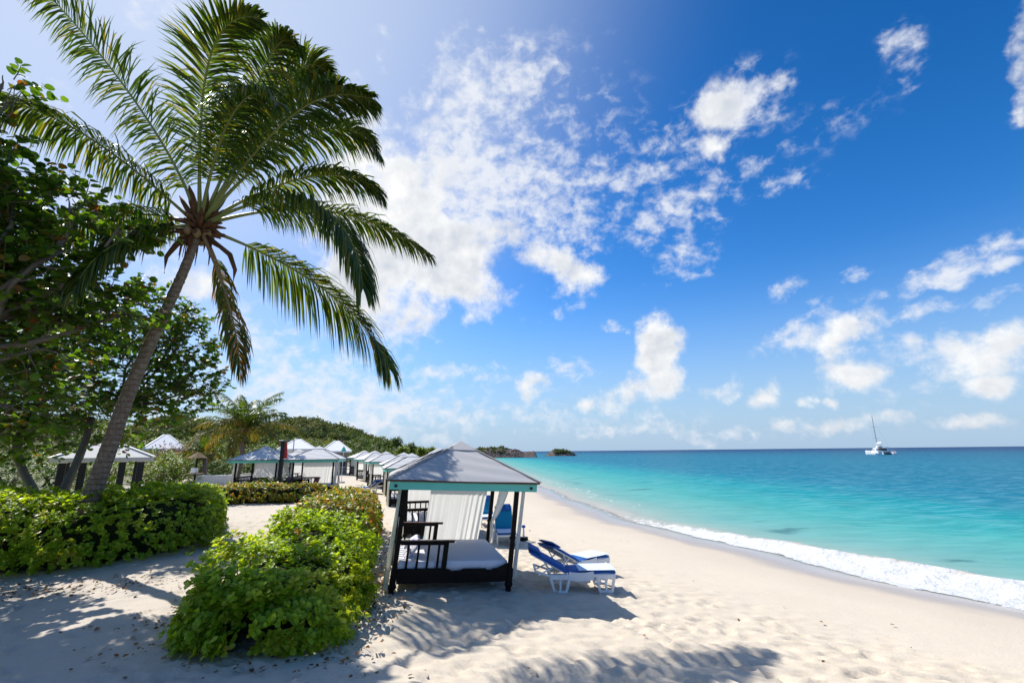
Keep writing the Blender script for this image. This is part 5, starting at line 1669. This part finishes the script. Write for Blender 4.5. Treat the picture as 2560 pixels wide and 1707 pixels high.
TG = 'single trees on the hill point'
for i, (px, py, Y, R, lab) in enumerate([(912, 1014, 150, 1.7, 'round tree standing clear at the top of the hill point'), (893, 1018, 155, 1.8, 'dark tree left of the round one on the hill point'), (868, 1014, 170, 2.0, 'pointed tree on the descending ridge'),
                                          (945, 1030, 140, 1.5, 'dark tree at the seaward end of the hill point'), (968, 1036, 150, 1.3, 'low olive bush left of the nearest roof on the point'), (988, 1036, 155, 1.3, 'last low bush before the nearest roof'), (925, 1036, 130, 1.5, 'pale low bush under the tiny house')]):
    r = np.random.default_rng(300 + i)
    c = at(px, py, Y); base = np.array((c[0], c[1], min(c[2] - R * 1.2, 2.0)))
    base[2] = max(G(c[0], c[1]), 0)
    root = thing('hill_tree', lab, 'tree', tuple(base), group=TG)
    lob = [(c[0], c[1], c[2] - R * .1, R * .8, R * .8, R * .6)] + [(c[0] + r.normal() * R * .5, c[1] + r.normal() * R * .4, c[2] - R * .2 + r.normal() * R * .25, R * .5, R * .5, R * .4) for _ in range(5)]
    lob += [(c[0] + r.normal() * R * .4, c[1], (c[2] + base[2]) / 2, R * .7, R * .6, max(.4, (c[2] - base[2]) * .4))]
    lm, tm = spray_crown(lob, 260, .5, 6, r, .8, .4, 'blade', .5, wide=1.8)
    lm.build('crown', M_bush if i < 4 else M_bush_y, root, base)
    tb = MB(); limb(tb, base - np.array((0, 0, .1)), c, .22, .08, r, .1); tb.build('trunk', M_bark, root, base, True)


def rocky(name, label, px0, px1, prof, Y, depth, seed, veg):
    """prof: (picture x, picture y of the skyline)"""
    r = np.random.default_rng(seed)
    a = at(px0, prof[0][1], Y); c = at(px1, prof[-1][1], Y)
    xs = np.linspace(a[0], c[0], 110)
    px = np.interp(xs, [a[0], c[0]], [px0, px1])
    pyy = np.interp(px, [q[0] for q in prof], [q[1] for q in prof])
    zt = np.array([at(x, y, Y)[2] for x, y in zip(px, pyy)])
    vs = np.linspace(-1, 1, 40)
    X, V = np.meshgrid(xs, vs, indexing='ij')
    h = (zt - SEA)[:, None] * np.clip(1 - np.abs(V) ** 3.2, 0, 1)
    Yq = Y + V * depth / 2 * (.55 + .45 * np.clip((zt - SEA) / max(zt - SEA), 0, 1))[:, None]
    Z = SEA - .6 + (h + .6) * (1 + .0 * V) + fbm2(X, Yq, seed, 4, .28) * 1.7 * np.clip(h / 2.5, 0, 1) + np.abs(fbm2(X, Yq, seed + 1, 3, .9)) * .9 * np.clip(h / 2, 0, 1)
    mb = MB(); mb.grid(np.stack([X, Yq, Z], -1))
    o = mb.build(name, M_rock); tag(o, label, 'rocks', kind='structure')
    P = np.stack([X, Yq, Z], -1).reshape(-1, 3)
    lo, hi = veg
    sel = P[(P[:, 0] > xs[0] + (xs[-1] - xs[0]) * lo) & (P[:, 0] < xs[0] + (xs[-1] - xs[0]) * hi) & (P[:, 2] > SEA + .55 * (zt.max() - SEA))]
    if len(sel):
        k = 160; base = sel[r.integers(len(sel), size=k)] + r.normal(size=(k, 3)) * np.array((.5, .5, .05))
        lm = MB(); per = 34
        d = randdir(r, k * per); C = np.repeat(base, per, 0) + d * (.3 + 1.1 * r.random((k * per, 1))) * np.array((1.1, 1.1, .7))
        leaves(lm, C, randdir(r, k * per), nrm(d + np.array((0, 0, .6))), .6 + .4 * r.random(k * per), 'blade', 2.0)
        o2 = lm.build(name.replace('rocky_', '') + '_scrub', M_wood_hill); tag(o2, 'green scrub on top of the ' + label, 'scrub', kind='stuff')


rocky('rocky_headland', 'brown rocky headland running out from behind the nearest roof', 1060, 1231,
      [(1060, 1040), (1085, 1037), (1100, 1033), (1120, 1031), (1150, 1030.5), (1165, 1032), (1180, 1033), (1195, 1037), (1202, 1040), (1212, 1040), (1222, 1038.5), (1228, 1039), (1231, 1046)], 312, 46, 5, (.05, .62))
rocky('rocky_islet', 'small rocky islet off the headland with green tufts on top', 1253, 1324,
      [(1253, 1045.5), (1262, 1041), (1272, 1036.5), (1280, 1036), (1300, 1036), (1310, 1038), (1318, 1042), (1324, 1045.5)], 370, 26, 8, (.25, .75))


# ------------------------------------------------------------------ catamaran
def catamaran():
    p = atz(2021, 1043.5, SEA)
    root = thing('catamaran', 'white sailing catamaran at anchor with bare mast', 'catamaran', (p[0], p[1], SEA), math.radians(70))
    root.scale = (1.35, 1.35, 1.35)
    # local: +x bow, y across
    S = 1.0
    for s in (-1, 1):
        b = MB(); rows = []
        for i in range(17):
            u = i / 16; x = -6.3 + 12.4 * u
            wd = .85 * min(1, (1 - u) * 3.0) ** .6 * (.8 + .2 * min(1, u * 5)); dk = 1.35 + .25 * u - (.75 if u < .04 else (.4 if u < .09 else 0))
            wd = max(wd, .03)
            rows.append([(x, s * 2.9 - wd, dk), (x, s * 2.9 - wd * .95, .5), (x, s * 2.9 - wd * .5, -.25), (x, s * 2.9 + wd * .5, -.25), (x, s * 2.9 + wd * .95, .5), (x, s * 2.9 + wd, dk), (x, s * 2.9 - wd, dk)])
        b.grid(np.array(rows)); b.add(rows[0][:6], [(0, 1, 2, 3, 4, 5)]); b.add(rows[-1][:6], [(5, 4, 3, 2, 1, 0)])
        hl = b.build('hull', M_white, root)
        b = MB()
        for k in range(3): b.box((-2.2 + k * 1.9, s * 2.9 + s * .86, .95), (1.0, .03, .22))
        b.build('porthole', M_glass, hl)
    b = MB(); b.rbox((-.6, 0, 1.15), (7.6, 4.6, .5), .1); b.build('bridge_deck', M_white, root)
    b = MB()
    v = []
    for (x0, x1, w, z) in ((-3.6, 2.6, 2.3, 1.4), (-3.3, 1.5, 2.0, 2.45), (-3.0, .9, 1.7, 2.6)):
        v.append([(x0, -w, z), (x1, -w * .8, z), (x1, w * .8, z), (x0, w, z)])
    vv = [q for r_ in v for q in r_]
    fs = [(i + 4 * k, (i + 1) % 4 + 4 * k, (i + 1) % 4 + 4 * k + 4, i + 4 * k + 4) for k in range(2) for i in range(4)] + [(8, 9, 10, 11)]
    b.add(vv, fs); ca = b.build('cabin', M_white, root)
    b = MB()
    b.box((-3.55, 0, 1.95), (.06, 3.0, .75))
    for s in (-1, 1): b.box((-.8, s * 2.13, 2.0), (3.6, .06, .45), Matrix.Rotation(s * math.radians(-14), 3, 'X'))
    b.build('cabin_window', M_glass, ca)
    b = MB(); b.rbox((-3.6, 0, 3.05), (2.6, 3.4, .10), .04)
    for (x, y) in ((-4.7, 1.5), (-4.7, -1.5), (-2.6, 1.4), (-2.6, -1.4)): b.bar((x, y, 1.4), (x, y, 3.0), .07)
    b.build('bimini', M_whitepaint, root)
    b = MB(); b.rbox((-1.6, .3, 3.0), (1.5, 1.8, .9), .15); b.rbox((-1.8, .3, 4.1), (2.0, 2.0, .10), .04)
    for (x, y) in ((-2.6, -.5), (-2.6, 1.1), (-1.0, -.5), (-1.0, 1.1)): b.bar((x, y, 3.3), (x, y, 4.1), .06)
    b.build('flybridge', M_whitepaint, root)
    b = MB(); b.tube([(1.0, 0, 2.5), (1.0, 0, 10), (.9, 0, 15.6)], [.13, .12, .07], 8)
    for z_ in (6.5, 11): b.bar((1, -1.0, z_), (1, 1.0, z_), .06)
    b.build('mast', M_grey, root)
    b = MB(); b.tube([(1, 0, 4.3), (-4.6, 0, 4.7)], [.12, .10], 8); b.tube([(.8, 0, 4.55), (-2, 0, 4.75), (-4.4, 0, 4.9)], [.22, .26, .12], 8); b.build('boom', M_whitepaint, root)
    b = MB()
    for q in ((6.2, 0, 1.4), (-3.2, 2.9, 1.5), (-3.2, -2.9, 1.5)): b.tube([q, (1.0, 0, 14.6)], [.018, .018], 4)
    b.build('rigging', M_grey, root)
    b = MB(); b.box((-6.1, -2.9, 1.1), (.3, .6, .4)); b.build('stern_dinghy', M_red, root)
    b = MB()
    for s in (-1, 1):
        for k in range(7): b.bar((-4.5 + k * 1.6, s * 3.6, 1.45), (-4.5 + k * 1.6, s * 3.6, 2.05), .035)
        b.bar((-4.5, s * 3.6, 2.05), (5.1, s * 3.3, 2.1), .03)
    b.build('guard_rail', M_grey, root)


catamaran()

# ------------------------------------------------------------------ fallen leaves around the hedges
def litter():
    r = np.random.default_rng(17)
    n = 1500
    pool = [(-3.2, 6.6, 1.3, .5), (-2.5, 8.6, .5, 1.3), (-2.9, 10.8, .35, 1.6), (-7.2, 9.8, 2.2, .7), (-5.0, 8.2, .9, 1.6), (-9.5, 9.6, 1.8, .5), (-6.5, 13, .8, 2), (-3.6, 14, .5, 2)]
    P = []
    for _ in range(n):
        c = pool[r.integers(len(pool))]
        x, y = c[0] + r.normal() * c[2] * .6, c[1] + r.normal() * c[3] * .6
        P.append((x, y, G(x, y) + .035 + .02 * r.random()))
    for _ in range(36):
        x, y = -1 + 9 * r.random(), 6 + 14 * r.random()
        if shore_x(y) - x > 4.5: P.append((x, y, G(x, y) + .03))
    n = len(P)
    P = np.array(P); lm = MB()
    leaves(lm, P, randdir(r, n) * np.array((1, 1, .25)), nrm(np.array((0, 0, 1.0)) + randdir(r, n) * .5), .03 + .05 * r.random(n), 'spoon', 1.3)
    o = lm.build('dry_leaves', M_litter); tag(o, 'scattered dry leaves on the sand round the hedges', 'leaf litter', kind='stuff')


litter()
